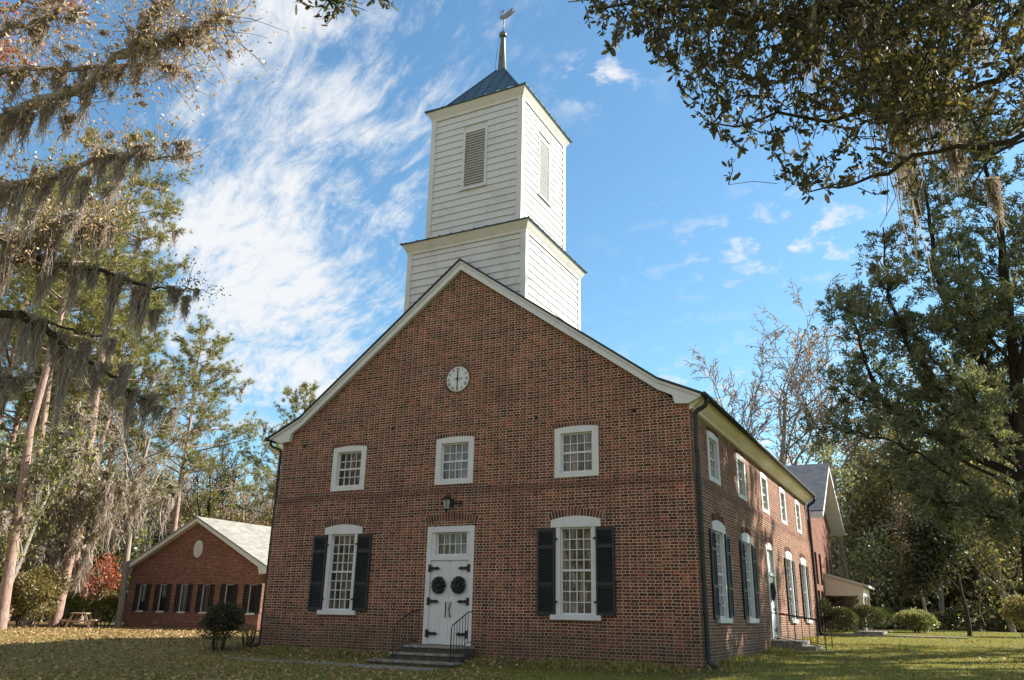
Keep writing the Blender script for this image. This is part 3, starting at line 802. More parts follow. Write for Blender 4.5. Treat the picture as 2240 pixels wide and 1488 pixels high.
def tower_stage(h, z0, z1, expo, louver=None):
    core = MB(); core.box((-h + 0.01, TY - h + 0.01, z0), (h - 0.01, TY + h - 0.01, z1)); mb = core
    rnd = random.Random(int(h * 1000))
    for k in range(4):
        mb.T = tower_T(k, h); z = z0
        while z < z1 - 0.05:
            zt = min(z + expo, z1); j = rnd.uniform(-0.006, 0.006)
            segs = [(-h + 0.11, h - 0.11)]
            if louver and z < louver[2] and zt > louver[1]: segs = [(-h + 0.11, -louver[0] + 0.02), (louver[0] - 0.02, h - 0.11)]
            cut = rnd.uniform(-h * 0.8, h * 0.8); parts = []
            for a, c in segs: parts += [(a, cut - 0.003), (cut + 0.003, c)] if a + 0.2 < cut < c - 0.2 else [(a, c)]
            for a, c in parts:
                j = rnd.uniform(-0.007, 0.007)
                mb.extrude([(a, -0.02, z + j), (a, 0.043, z + j), (a, 0.012, zt + 0.015), (a, -0.02, zt + 0.015)], (c - a, 0, 0))
            z += expo
    sid = mb.build('tower_siding', SIDING, church)
    for k in range(4):
        mb = MB(tower_T(k, h))          # an L of two boards round one corner
        mb.extrude([(h - 0.12, -0.02, z0), (h - 0.12, 0.06, z0), (h + 0.06, 0.06, z0), (h + 0.06, -0.12, z0), (h - 0.02, -0.12, z0), (h - 0.02, -0.02, z0)], (0, 0, z1 - 0.1 - z0))
        mb.build('corner_board', SIDING, sid)
    return sid


def tower_cornice(h, e, ze):
    prof = [(h + 0.03, ze - 0.33), (h + 0.065, ze - 0.33), (h + 0.075, ze - 0.25), (h + 0.12, ze - 0.17), (h + e - 0.02, ze - 0.05), (h + e, ze), (h, ze)]
    mb = MB(); rings = []
    for r_, z in prof:
        rings.append([mb.pt((sx * r_, TY + sy * r_, z)) for sx, sy in ((-1, -1), (1, -1), (1, 1), (-1, 1))])
    for a, c in zip(rings, rings[1:]):
        for k in range(4):
            j = (k + 1) % 4; mb.f.append([a[k], a[j], c[j], c[k]]); mb.mi.append(0)
    return mb.build('cornice', TRIM, church)


def metal_roof(rings, seam=0.42):
    """rings: (half width, z); flat metal pans with standing seams"""
    mb = MB(); rr = []
    for r_, z in rings: rr.append([mb.pt((sx * r_, TY + sy * r_, z)) for sx, sy in ((-1, -1), (1, -1), (1, 1), (-1, 1))])
    for a, c in zip(rr, rr[1:]):
        for k in range(4):
            j = (k + 1) % 4; mb.f.append([a[k], a[j], c[j], c[k]]); mb.mi.append(0)
    for k in range(4):
        M = Matrix.Translation((0, TY, 0)) @ Matrix.Rotation(k * math.pi / 2, 4, 'Z'); mb.T = M
        n = int(rings[1][0] / seam)
        for i in range(-n, n + 1):
            u = i * seam; pts = []
            for (r0, z0), (r1, z1) in zip(rings[1:], rings[2:]):
                if abs(u) > r0: continue
                if not pts: pts.append((u, -r0 - 0.012, z0 + 0.012))
                if abs(u) <= r1: pts.append((u, -r1, z1 + 0.012))
                else:
                    t = (r0 - abs(u)) / (r0 - r1); pts.append((u, -abs(u), z0 + (z1 - z0) * t + 0.012)); break
            if len(pts) > 1: mb.tube(pts, 0.016, 5)
        r0 = rings[1:]; mb.tube([(-q, -q, z + 0.01) for q, z in r0], 0.022, 5)      # hip
    mb.T = None
    return mb.build('metal_roof', COPPER, church)


tower_stage(H1, 9.6, ZE1 - 0.2, 0.245)
tower_cornice(H1, 0.203, ZE1)
metal_roof([(H1 + 0.205, ZE1 + 0.002), (H1 + 0.245, ZE1 + 0.004), (H1 + 0.25, ZE1 + 0.03), (H2 + 0.02, ZE1 + 0.22)])
LV = (0.46, 14.17, 16.35)
tower_stage(H2, ZE1 + 0.1, ZE2 - 0.2, 0.245, LV)
tower_cornice(H2, 0.207, ZE2)
metal_roof([(H2 + 0.208, ZE2 + 0.002), (H2 + 0.25, ZE2 + 0.004), (H2 + 0.255, ZE2 + 0.03), (1.42, ZE2 + 0.42), (0.15, 19.76)])
for k in range(4):
    T = tower_T(k, H2); mb = MB(T)
    hw, z0, z1 = LV[0], LV[1], LV[2]
    frame_ring(mb, 0, hw, z0, z1, 0.085, -0.06, 0.052, 0.06, 0.085); mb.box((-hw - 0.04, -0.02, z0 - 0.05), (hw + 0.04, 0.085, z0 - 0.001))
    fr = mb.build('louver_frame', SIDING, church)
    mb = MB(T); z = z0 + 0.065
    while z < z1 - 0.12:
        mb.extrude([(-hw + 0.085, -0.03, z + 0.070), (-hw + 0.085, -0.03, z + 0.080), (-hw + 0.085, 0.040, z + 0.048), (-hw + 0.085, 0.040, z), (-hw + 0.085, 0.026, z), (-hw + 0.085, 0.026, z + 0.042)], (2 * hw - 0.17, 0, 0))
        z += 0.096
    mb.build('louver_slats', LOUVER, fr)
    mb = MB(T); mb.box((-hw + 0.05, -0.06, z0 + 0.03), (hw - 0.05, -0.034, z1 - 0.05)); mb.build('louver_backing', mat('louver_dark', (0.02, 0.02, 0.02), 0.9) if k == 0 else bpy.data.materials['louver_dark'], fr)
mb = MB(); mb.lathe([(0.20, 19.66), (0.185, 19.76), (0.165, 19.80), (0.12, 20.6), (0.085, 21.2), (0.085, 21.23)], (0, TY, 0), 16)
spire = mb.build('spire', SPIREM, church, True)
mb = MB(); mb.lathe([(0.012, 21.20)] + [(0.145 * math.cos(a), 21.36 + 0.145 * math.sin(a)) for a in np.linspace(-1.45, 1.45, 13)] + [(0.012, 21.51)], (0, TY, 0), 18); mb.build('ball', SPIREM, spire, True)
mb = MB(); mb.tube([(0, TY, 21.45), (0.02, TY, 22.08)], 0.024, 8); mb.build('vane_rod', SWANM, spire, True)
mb = MB(); mb.tube([(-0.26, TY - 0.1, 19.66), (-0.22, TY - 0.05, 20.5), (-0.17, TY, 21.2), (-0.16, TY, 21.34), (-0.1, TY, 21.33)], 0.007, 5); mb.build('lightning_cable', IRON, spire)
SW = [(455, 240), (468, 215), (490, 182), (520, 163), (545, 162), (553, 180), (548, 205), (528, 245), (512, 270), (520, 282), (560, 245), (620, 185), (670, 135), (690, 122), (703, 135), (692, 175), (680, 210), (705, 195), (745, 175), (742, 195), (715, 228), (670, 280), (610, 325), (560, 345), (510, 355), (480, 345), (472, 322), (476, 298), (500, 255), (525, 215), (533, 185), (522, 178), (500, 195), (478, 225), (462, 248)]
a = R(22); kx = 0.63 / 290
mb = MB(); mb.extrude([(0.02 + (x - 548) * kx * math.cos(a), TY + (x - 548) * kx * math.sin(a), 22.08 + (352 - y) * kx) for x, y in SW], (-0.012, 0.024, 0))
mb.build('swan_weather_vane', SWANM, church)

# ------------------------------------------------------------------ steps and rails


def rough_block(mb, x0, x1, y0, y1, z0, z1, rnd, j=0.012):
    n = len(mb.v); mb.box((x0, y0, z0), (x1, y1, z1))
    for i in range(n, len(mb.v)):
        mb.v[i] = mb.v[i] + Vector((rnd.uniform(-j, j), rnd.uniform(-j, j), rnd.uniform(-j, j) * 0.6 if mb.v[i].z > z0 + 0.01 else 0))


def handrail(par, foot, top, n, h=0.86, hb=0.10, ext=None):
    """iron rail with balusters from the foot post to the wall end"""
    f, t = Vector(foot), Vector(top); mb = MB(); U = Vector((0, 0, 1))
    mb.tube([f, f + U * (h - 0.04), f + U * h + (t - f) * 0.03] + ([t + U * (h - 0.02)]) + ([Vector(ext)] if ext else []), 0.015, 6)
    mb.tube([f + U * hb, t + U * hb] + ([Vector(ext) - U * (h - hb)] if ext else []), 0.010, 6)
    for i in range(1, n + 1):
        q = f + (t - f) * i / n; mb.tube([q + U * hb, q + U * (h - 0.02)], 0.0085, 5)
    mb.build('handrail', IRON, par)


rnd = random.Random(3)
steps = thing('entrance_steps', 'worn stone steps with iron handrails below the wreathed white front door', 'steps', (0, -0.6, -0.2))
mb = MB(); O = Vector((0, -0.6, -0.2))


def blk(par_list, x0, x1, y0, y1, z0, z1):
    m_ = MB(); rough_block(m_, x0, x1, y0 - O.y, y1 - O.y, z0 - O.z, z1 - 0.052 - O.z, rnd); st_ = m_.build('step', STONED, steps)
    m_ = MB(); rough_block(m_, x0 - 0.025, x1 + 0.025, y0 - 0.03 - O.y, y1 - 0.004 - O.y, z1 - 0.05 - O.z, z1 - O.z, rnd, 0.008); m_.build('tread', STONE, st_)


blk(0, -0.95, 0.86, -0.62, -0.045, -0.4, 0.272)
blk(0, -1.12, 0.88, -0.98, -0.66, -0.4, 0.10)
blk(0, -1.50, 1.02, -1.44, -1.02, -0.4, -0.065)
handrail(steps, Vector((0.80, -1.14, -0.07)) - O, Vector((0.80, -0.32, 0.30)) - O, 6, 0.84, 0.08, Vector((0.80, -0.06, 0.30 + 0.83)) - O)
handrail(steps, Vector((-0.92, -1.14, -0.07)) - O, Vector((-0.92, -0.32, 0.30)) - O, 6, 0.84, 0.08, Vector((-0.92, -0.06, 0.30 + 0.83)) - O)
mb = MB()
for i, (x0, x1, y0, y1) in enumerate(((-1.3, 0.75, -2.25, -1.46), (-2.5, -1.34, -2.0, -1.62), (-3.6, -2.54, -1.95, -1.6), (-4.9, -3.66, -1.98, -1.66), (-5.9, -5.0, -1.9, -1.66))):
    z = gz((x0 + x1) / 2, -1.8); rough_block(mb, x0, x1, y0, y1, z - 0.1, z + 0.03, rnd, 0.02)
tag(mb.build('path', STONE), kind='structure')

sst_ = thing('side_steps', 'dark stone steps with thin iron rail at the side door in the sunlit wall', 'steps', (WX + 0.8, SDOOR, 0.2))
O = Vector((WX + 0.8, SDOOR, 0.2))
for x0, x1, z1 in ((0.045, 0.95, 0.46), (0.96, 1.35, 0.31), (1.36, 1.75, 0.2)):
    m_ = MB(); rough_block(m_, WX + x0 - O.x, WX + x1 - O.x, -0.85, 0.85, -0.4, z1 - O.z, rnd); m_.build('step', STONE, sst_)
for s_ in (-1, 1):
    handrail(sst_, Vector((WX + 1.65, SDOOR + s_ * 0.78, 0.2)) - O, Vector((WX + 0.08, SDOOR + s_ * 0.78, 0.46)) - O, 7, 0.85, 0.1)


def wreath(label, loc, axis, r=0.205, seed=1):
    rng = np.random.default_rng(seed); n = 1500
    t = rng.uniform(0, 2 * np.pi, n); rr = r * np.sqrt(rng.uniform(0.02, 1, n)); w = 0.03 + 0.085 * np.sqrt(np.clip(1 - (rr / r) ** 2, 0, 1)) * rng.uniform(0.2, 1, n)
    u = rr * np.cos(t); z = rr * np.sin(t)
    P = np.stack([u, -w, z], 1) if axis == 'front' else np.stack([w, u, z], 1)
    d = P + rng.normal(size=(n, 3)) * 0.12; d[:, 1 if axis == 'front' else 0] *= 0.8
    v, f = leaves_np(P, d, rng.uniform(0.03, 0.055, n), rng, 0.55)
    o = np_mesh('wreath', v, f, L_WREATH); o.location = loc
    return tag(o, label, 'wreath', 'evergreen wreaths on the church doors')


wreath('dark evergreen wreath on the left leaf of the white front door', (-0.31, -0.02, 1.80), 'front', seed=1)
wreath('dark evergreen wreath on the right leaf of the white front door', (0.31, -0.02, 1.80), 'front', seed=2)
wreath('dark green wreath hanging on the side door in the long sunlit wall', (WX + 0.0, SDOOR, 1.95), 'side', 0.27, 3)

# ------------------------------------------------------------------ brick hall beyond the lawn on the left
hall = thing('brick_hall', 'low red brick hall with pale shingle roof and row of six shuttered windows', 'hall', (-25.0, 14.0, 0.0))
HT = Matrix(((1, 0, 0, 0), (0, -1, 0, 0), (0, 0, 1, 0), (0, 0, 0, 1)))
HW, HE, HA, HL = 5.05, 3.25, 5.72, 12.0
WXS = [-3.83, -2.2, -0.55, 1.1, 2.8, 4.5]
mb = MB(HT)
panel(mb, [(-HW, -0.7), (HW, -0.7), (HW, HE), (0, HA), (-HW, HE)], [rect(u - 0.26, u + 0.26, 0.88, 2.30) for u in WXS], 0.0)
mb.T = None
for s_ in (-1, 1): mb.face([(s_ * HW, 0, -0.7), (s_ * HW, HL, -0.7), (s_ * HW, HL, HE), (s_ * HW, 0, HE)])
mb.face([(-HW, HL, -0.7), (HW, HL, -0.7), (HW, HL, HE), (0, HL, HA), (-HW, HL, HE)])
mb.build('wall', BRICK_NEW, hall, recalc=False)
k = (HA - HE) / HW; ov = 0.55
mb = MB()
for s_ in (-1, 1):
    mb.extrude([(0, -0.35, HA + 0.16), (s_ * (HW + ov), -0.35, HE + 0.16 - k * ov), (s_ * (HW + ov), -0.35, HE + 0.24 - k * ov), (0, -0.35, HA + 0.24)], (0, HL + 0.7, 0))
mb.build('roof', ROOFL, hall)
for s_ in (-1, 1):
    mb = MB()
    e = HW + ov
    mb.extrude([(0, -0.32, HA + 0.155), (s_ * e, -0.32, HE + 0.155 - k * ov), (s_ * e, -0.32, HE - 0.10 - k * ov), (s_ * (HW + 0.02), -0.32, HE - 0.42), (s_ * (HW - 0.12), -0.32, HE - 0.05), (0, -0.32, HA - 0.03)], (0, 0.31, 0))
    mb.build('rake_board', WHITE, hall)
    mb = MB(); mb.box((min(s_ * (HW + 0.004), s_ * e), 0, HE - 0.10 - k * ov - 0.03), (max(s_ * (HW + 0.004), s_ * e), HL, HE - 0.10 - k * ov)); mb.build('soffit', WHITE, hall)
mb = MB(HT)
mb.extrude([(0.1 + 0.34 * math.cos(a), 0.0, 4.2 + 0.47 * math.sin(a)) for a in np.linspace(0, 2 * math.pi, 36, endpoint=False)], (0, 0.03, 0))
vent = mb.build('oval_vent', WHITE, hall)
mb = MB(HT)
for i in range(-7, 8):
    z = i * 0.056; hw = 0.31 * math.sqrt(max(0, 1 - (z / 0.44) ** 2))
    if hw > 0.05: mb.extrude([(0.1 - hw, 0.031, 4.2 + z + 0.02), (0.1 - hw, 0.055, 4.2 + z - 0.012), (0.1 - hw, 0.031, 4.2 + z - 0.02)], (2 * hw, 0, 0))
mb.build('vent_slats', WHITE, vent)
for u in WXS:
    mb = MB(HT); frame_ring(mb, u, 0.27, 0.87, 2.31, 0.028, -0.10, -0.02); mb.box((u - 0.30, -0.05, 0.80), (u + 0.30, 0.05, 0.869))
    fr = mb.build('window', WHITE, hall)
    mb = MB(HT)
    for i in range(1, 3): mb.box((u - 0.22 + 0.44 * i / 3 - 0.008, -0.075, 0.92), (u - 0.22 + 0.44 * i / 3 + 0.008, -0.06, 2.26))
    for i in range(1, 6): mb.box((u - 0.22, -0.075, 0.92 + 1.34 * i / 6 - 0.008), (u + 0.22, -0.058, 0.92 + 1.34 * i / 6 + 0.008))
    mb.build('glazing_bars', BLACKP, fr)
    mb = MB(HT); mb.box((u - 0.24, -0.09, 0.90), (u + 0.24, -0.08, 2.28)); mb.build('pane', PANE_D, fr)
    for s_ in (-1, 1):
        uc = u + s_ * 0.45; mb = MB(HT); frame_ring(mb, uc, 0.17, 0.86, 2.32, 0.035, 0.006, 0.04)
        z = 0.9
        while z < 2.27:
            mb.extrude([(uc - 0.135, 0.008, z + 0.04), (uc - 0.135, 0.034, z + 0.01), (uc - 0.135, 0.008, z)], (0.27, 0, 0)); z += 0.05
        mb.build('shutter', BLACKP, hall)

# ------------------------------------------------------------------ annex behind the church on the right
annex = thing('brick_annex', 'tall red brick annex with slate roof gable and pale porch behind church', 'annex', (6.3, 28.0, 0.6))
AT = Matrix(((0, 1, 0, 0), (1, 0, 0, 0), (0, 0, 1, 0), (0, 0, 0, 1)))         # local (u along y, w outward +x, z)
AH, AE, AA = 4.15, 5.72, 8.35
SLOT = [(-3.0, 2.2, 3.75), (-1.4, 2.2, 3.75), (1.4, 2.2, 3.75), (3.0, 2.2, 3.75), (-3.0, 0.3, 1.9), (-1.8, 0.3, 1.9)]
mb = MB(AT)
panel(mb, [(-AH, -0.9), (AH, -0.9), (AH, AE), (0, AA), (-AH, AE)], [rect(u - 0.42, u + 0.42, z0, z1) for u, z0, z1 in SLOT], 0.0)
mb.T = None
for s_ in (-1, 1): mb.face([(0, s_ * AH, -0.9), (-14, s_ * AH, -0.9), (-14, s_ * AH, AE), (0, s_ * AH, AE)])
mb.build('wall', BRICK_NEW, annex, recalc=False)
k = (AA - AE) / AH; ov = 0.75
mb = MB()
for s_ in (-1, 1):
    mb.extrude([(0.8, 0, AA + 0.30), (0.8, s_ * (AH + ov), AE + 0.30 - k * ov), (0.8, s_ * (AH + ov), AE + 0.36 - k * ov), (0.8, 0, AA + 0.36)], (-14.8, 0, 0))
mb.build('roof', ROOFS, annex)
for s_ in (-1, 1):
    mb = MB(); e = AH + ov
    mb.extrude([(0.77, 0, AA + 0.295), (0.77, s_ * e, AE + 0.295 - k * ov), (0.77, s_ * e, AE - 0.0 - k * ov), (0.77, s_ * (AH - 0.1), AE - 0.02), (0.77, 0, AA + 0.0)], (-0.76, 0, 0))
    mb.build('soffit', WHITE, annex)
    mb = MB(); mb.box((-14, min(s_ * (AH + 0.004), s_ * e), AE - k * ov - 0.05), (0.0, max(s_ * (AH + 0.004), s_ * e), AE - k * ov + 0.02)); mb.build('eave_board', WHITE, annex)
for u, z0, z1 in SLOT:
    mb = MB(AT); frame_ring(mb, u, 0.43, z0, z1, 0.05, -0.24, -0.16); fr = mb.build('window', BLACKP, annex)
    mb = MB(AT); mb.box((u - 0.40, -0.23, z0 + 0.02), (u + 0.40, -0.22, z1 - 0.02)); mb.build('pane', PANE_D, fr)
# porch
mb = MB(AT); mb.extrude([(-0.6, 0.002, 2.75), (-0.6, 2.15, 2.12), (-0.6, 2.15, 2.24), (-0.6, 0.002, 2.87)], (3.9, 0, 0)); mb.build('porch_roof', WHITE, annex)
mb = MB(AT); mb.extrude([(-0.5, 0.002, 2.74), (-0.5, 1.85, 2.20), (-0.5, 1.85, 1.72), (-0.5, 0.002, 1.72)], (0.12, 0, 0))
mb.extrude([(3.1, 0.002, 2.74), (3.1, 1.85, 2.20), (3.1, 1.85, 1.72), (3.1, 0.002, 1.72)], (0.12, 0, 0)); mb.box((-0.38, 1.70, 1.72), (3.1, 1.85, 2.15)); mb.build('porch_beam', CREAM, annex)
for u in (-0.44, 1.3, 3.16):
    mb = MB(AT); mb.box((u - 0.11, 1.60, -0.25), (u + 0.11, 1.82, 1.72)); mb.box((u - 0.14, 1.57, 1.60), (u + 0.14, 1.85, 1.66)); mb.box((u - 0.14, 1.57, -0.25), (u + 0.14, 1.85, 0.0))
    mb.build('porch_column', CREAM, annex)
mb = MB(); rough_block(mb, 5.5, 12.5, 20.6, 22.2, 0.2, gz(8, 21.5) + 0.03, rnd, 0.0); tag(mb.build('path', STONE), kind='structure')
mb = MB(); mb.box((8.0, 22.2, 0.2), (9.2, 31.0, 0.645)); tag(mb.build('path', STONE), kind='structure')

# picnic table under the trees
pt_ = thing('picnic_table', 'small weathered wooden picnic table beside a pine trunk', 'table', (*base_pt(174, 1371, 49)[:2], 0.0), R(-48))
mb = MB()
for i in range(4): mb.box((-0.8, -0.36 + i * 0.185, 0.70), (0.8, -0.36 + i * 0.185 + 0.17, 0.74))
mb.build('table_top', WOODB, pt_)
for s_ in (-1, 1):
    mb = MB(); mb.box((-0.8, s_ * 0.70 - 0.14, 0.38), (0.8, s_ * 0.70 + 0.14, 0.42)); mb.build('seat', WOODB, pt_)
    mb = MB(); mb.box((s_ * 0.55 - 0.03, -0.75, 0.31), (s_ * 0.55 + 0.03, 0.75, 0.379))
    for q in (-1, 1): mb.extrude([(s_ * 0.55 - 0.02, q * 0.62, -0.05), (s_ * 0.55 - 0.02, q * 0.52, -0.05), (s_ * 0.55 - 0.02, q * 0.22, 0.699), (s_ * 0.55 - 0.02, q * 0.32, 0.699)], (0.04, 0, 0))
    mb.build('leg', WOODB, pt_)

# ------------------------------------------------------------------ vegetation


def grow(rng, p, d, L, r, lvl, P, lines, tips):
    n = P['seg'][lvl]; pts = [np.array(p, float)]; d = unit(np.array(d, float)); rad = [r]
    for i in range(n):
        d = unit(d + rng.normal(size=3) * P['jit'][lvl] + np.array([0, 0, P['up'][lvl]]))
        pts.append(pts[-1] + d * L / n); rad.append(r * (1 - (1 - P['tap'][lvl]) * (i + 1) / n))
    lines.append((pts, rad))
    if lvl == P['max']:
        tips.append((np.array(pts), d)); return
    k = P['kids'][lvl]; ph = rng.uniform(0, 6.28)
    for i in range(k):
        t = P['t0'][lvl] + (1 - P['t0'][lvl]) * (i + rng.uniform(0.2, 0.9)) / k
        if i == k - 1: t = 1.0
        f = t * n; j = min(int(f), n - 1); q = pts[j] + (pts[j + 1] - pts[j]) * (f - j)
        ax = unit(pts[j + 1] - pts[j]); a = unit(np.cross(ax, unit(rng.normal(size=3)))); ph += 2.4 + rng.uniform(-0.5, 0.5)
        b = np.cross(ax, a); ang = R(P['ang'][lvl]) * rng.uniform(0.7, 1.3) * (0.5 if i == k - 1 else 1)
        nd = ax * math.cos(ang) + (a * math.cos(ph) + b * math.sin(ph)) * math.sin(ang)
        rr = np.interp(f, range(n + 1), rad)
        grow(rng, q, nd, L * P['len'][lvl] * rng.uniform(0.7, 1.2) * (1.0 - 0.35 * (t - P['t0'][lvl])), rr * P['rf'][lvl], lvl + 1, P, lines, tips)


BARE = dict(seg=[7, 6, 5, 4, 3], jit=[0.05, 0.14, 0.18, 0.2, 0.22], up=[0.02, 0.08, 0.06, 0.04, 0.02], tap=[0.45, 0.4, 0.35, 0.3, 0.3], kids=[8, 6, 5, 4], t0=[0.38, 0.25, 0.2, 0.15],
            ang=[38, 42, 45, 45], len=[0.50, 0.52, 0.5, 0.5], rf=[0.5, 0.55, 0.55, 0.6], max=4)
BROAD = dict(seg=[6, 6, 5, 4], jit=[0.06, 0.16, 0.2, 0.22], up=[0.02, 0.06, 0.04, 0.0], tap=[0.5, 0.4, 0.35, 0.3], kids=[9, 7, 6], t0=[0.25, 0.25, 0.2],
             ang=[52, 48, 48], len=[0.60, 0.5, 0.45], rf=[0.5, 0.5, 0.5], max=3)


def strands(rng, p0, along, L, w, n, sc=1.0):
    """hanging beard of moss: n tapering ribbons below the point p0, spread along a branch direction"""
    a = unit(np.array(along, float)); V = []; F = []
    t = rng.normal(size=n) * 0.42; t = np.clip(t, -1, 1)
    top = np.array(p0)[None] + a[None] * (t * w)[:, None] + rng.normal(size=(n, 3)) * w * 0.16
    ln = L * np.clip((1 - np.abs(t) ** 1.3 * 0.75), 0.1, 1) * rng.uniform(0.22, 1.0, n) * (1 + 0.35 * np.sin(t * 7 + rng.uniform(0, 6)))
    wd = rng.uniform(0.014, 0.034, n) * sc; ns = 6
    pull = -t * w * 0.8
    ang = rng.uniform(0, np.pi, n); s_ = np.stack([np.cos(ang), np.sin(ang), np.zeros(n)], 1)
    rows = []; bend = rng.normal(size=(n, 2)) * 0.10 * sc
    for i in range(ns + 1):
        f = i / ns
        q = top + a[None] * (pull * f)[:, None] + np.stack([rng.normal(size=n) * 0.05 * sc + bend[:, 0] * f * f, rng.normal(size=n) * 0.05 * sc + bend[:, 1] * f * f, -ln * f], 1)
        wi = wd * (1.0 - 0.85 * f ** 1.5)
        rows.append(q - s_ * wi[:, None]); rows.append(q + s_ * wi[:, None])
    V = np.stack(rows, 1)                                          # n, 2(ns+1), 3
    base = np.arange(n)[:, None] * (2 * (ns + 1))
    F = np.concatenate([base + np.array([[2 * i, 2 * i + 1, 2 * i + 3, 2 * i + 2]]) for i in range(ns)])
    return V.reshape(-1, 3), F


def tree(name, label, cat, lines, leaves, bark, group=None, moss=None, crown_name='crown'):
    """leaves: list of (verts, faces, material)"""
    t = thing(name, label, cat, group=group)
    v, f = tubes_np(lines); np_mesh('trunk', v, f, bark, t, smooth=True)
    for lv, lf, lm in leaves: np_mesh(crown_name, lv, lf, lm, t)
    for mv, mf in (moss or []): np_mesh('moss_clump', mv, mf, L_MOSS, t)
    return t


def tip_leaves(rng, tips, per, spread, size, aspect=0.55, shape='diamond', droop=0.0):
    P = []; D = []
    for pts, d in tips:
        t = rng.uniform(0.2, 1.1, per); base = pts[0][None] + (pts[-1] - pts[0])[None] * t[:, None]
        P.append(base + rng.normal(size=(per, 3)) * spread); D.append(d[None] * 0.6 + rng.normal(size=(per, 3)) + np.array([0, 0, -droop]))
    P = np.concatenate(P); D = np.concatenate(D)
    return leaves_np(P, D, rng.uniform(0.6, 1.25, len(P)) * size, rng, aspect, shape)


def bare_tree(seed, h, label, leaf=None, per=1, bark=BARK_G, group=None, moss=0, size=0.12, name='bare_tree', twig=0.017):
    rng = np.random.default_rng(seed); lines = []; tips = []
    P = BARE
    grow(rng, (0, 0, -0.3), (rng.normal() * 0.04, rng.normal() * 0.04, 1), h * 0.72, h * 0.0135, 0, P, lines, tips)
    for i, (pts, rad) in enumerate(lines): lines[i] = (pts, np.maximum(rad, twig))
    lv = []
    if leaf is not None:
        sel = [t for t in tips if rng.random() < per]; lv = [(*tip_leaves(rng, sel, 3, 0.15, size), leaf)]
    ms = None
    if moss:
        big = [l for l in lines if l[1][0] > 0.03 and l[0][0][2] > h * 0.2]
        ms = ([strands(rng, l[0][len(l[0]) // 2], l[0][-1] - l[0][0], rng.uniform(0.6, 1.9), 0.28, 26, 1.6) for l in (big[i] for i in rng.integers(0, len(big), moss))])
    return tree(name, label, 'tree', lines, lv, bark, group, ms)


def merge2(parts):
    V, F = merge(parts); return V, np.concatenate(F)


def broad_tree(seed, h, label, leaf, per=12, size=0.2, spread=0.3, bark=BARK_G, group=None, moss=0, name='leafy_tree', squat=1.0, moss_len=1.5):
    rng = np.random.default_rng(seed); lines = []; tips = []
    P = dict(BROAD); P['t0'] = [0.25 / squat, 0.25, 0.2]
    grow(rng, (0, 0, -0.3), (rng.normal() * 0.05, rng.normal() * 0.05, 1), h * 0.66, h * 0.016, 0, P, lines, tips)
    for i, (pts, rad) in enumerate(lines): lines[i] = (pts, np.maximum(rad, 0.012))
    lv = [(*tip_leaves(rng, tips, per, spread, size), leaf)]
    ms = None
    if moss:
        big = [l for l in lines if l[0][-1][2] > h * 0.25]
        ms = ([strands(rng, l[0][-1], l[0][-1] - l[0][0], rng.uniform(0.4, 1) * moss_len, 0.42, 46, 1.8) for l in (big[i] for i in rng.integers(0, len(big), moss))])
    return tree(name, label, 'tree', lines, lv, bark, group, ms)


def pine_tree(seed, h, crown0, lmax, label, nb=44, group=None, moss=0, leaf=L_PINE, needle=0.31, per=24):
    rng = np.random.default_rng(seed); lines = []; z = np.linspace(0, 1, 12)
    wx_, wy_ = np.cumsum(rng.normal(size=(2, 12)) * 0.010 * h, axis=1) * 0.45
    tr = np.stack([wx_ - wx_[0], wy_ - wy_[0], z * h - 0.3], 1); r0 = 0.0085 * h + 0.05
    lines.append((tr, r0 * (1 - 0.86 * z) + 0.012)); P = []; D = []
    for i in range(nb):
        t = (i + rng.uniform(0, 1)) / nb; zz = crown0 + (0.985 - crown0) * t
        q = np.array([np.interp(zz, z, tr[:, k]) for k in range(3)])
        L = lmax * (1 - t) ** 0.55 * (0.55 + 0.45 * min(1, t * 3 + 0.2)) * rng.uniform(0.55, 1.15) + 0.35
        if t < 0.12 and rng.random() < 0.4: L *= 0.55
        az = i * 2.399 + rng.uniform(-0.5, 0.5); d = unit(np.array([math.cos(az), math.sin(az), 0.05 + 0.5 * t + rng.normal() * 0.12]))
        pts = [q]
        for k in range(5):
            d = unit(d + rng.normal(size=3) * 0.13 + np.array([0, 0, 0.05])); pts.append(pts[-1] + d * L / 5)
        pts = np.array(pts); rb = 0.011 + 0.011 * L; lines.append((pts, np.linspace(rb, 0.012, 6)))
        for k in range(int(3 + L * 2.6)):
            f = rng.uniform(0.35, 1.0); s0 = np.array([np.interp(f * 5, range(6), pts[:, c]) for c in range(3)])
            sd_ = unit(d + rng.normal(size=3) * 0.75 + np.array([0, 0, 0.25])); sl_ = rng.uniform(0.25, 0.75) * (0.5 + 0.25 * L)
            e = s0 + sd_ * sl_; lines.append((np.array([s0, s0 + sd_ * sl_ * 0.5 + rng.normal(size=3) * 0.04, e]), np.array([0.014, 0.011, 0.009])))
            for m_ in range(4):
                c = s0 + (e - s0) * (0.42 + 0.22 * m_) + rng.normal(size=3) * 0.11
                P.append(np.repeat(c[None], per, 0)); D.append(sd_[None] * 0.55 + rng.normal(size=(per, 3)) + np.array([0, 0, 0.35]))
    P = np.concatenate(P); D = np.concatenate(D)
    lv = leaves_np(P, D, rng.uniform(0.6, 1.15, len(P)) * needle, rng, 0.105, 'needle')
    ms = None
    if moss:
        br = lines[1:]; ms = ([strands(rng, np.asarray(l[0])[-2], np.asarray(l[0])[-1] - np.asarray(l[0])[0], rng.uniform(0.6, 1.6), 0.25, 26, 1.6) for l in (br[i] for i in rng.integers(0, len(br), moss))])
    return tree('pine_tree', label, 'tree', lines, [(*lv, leaf)], BARK_P, group, ms)


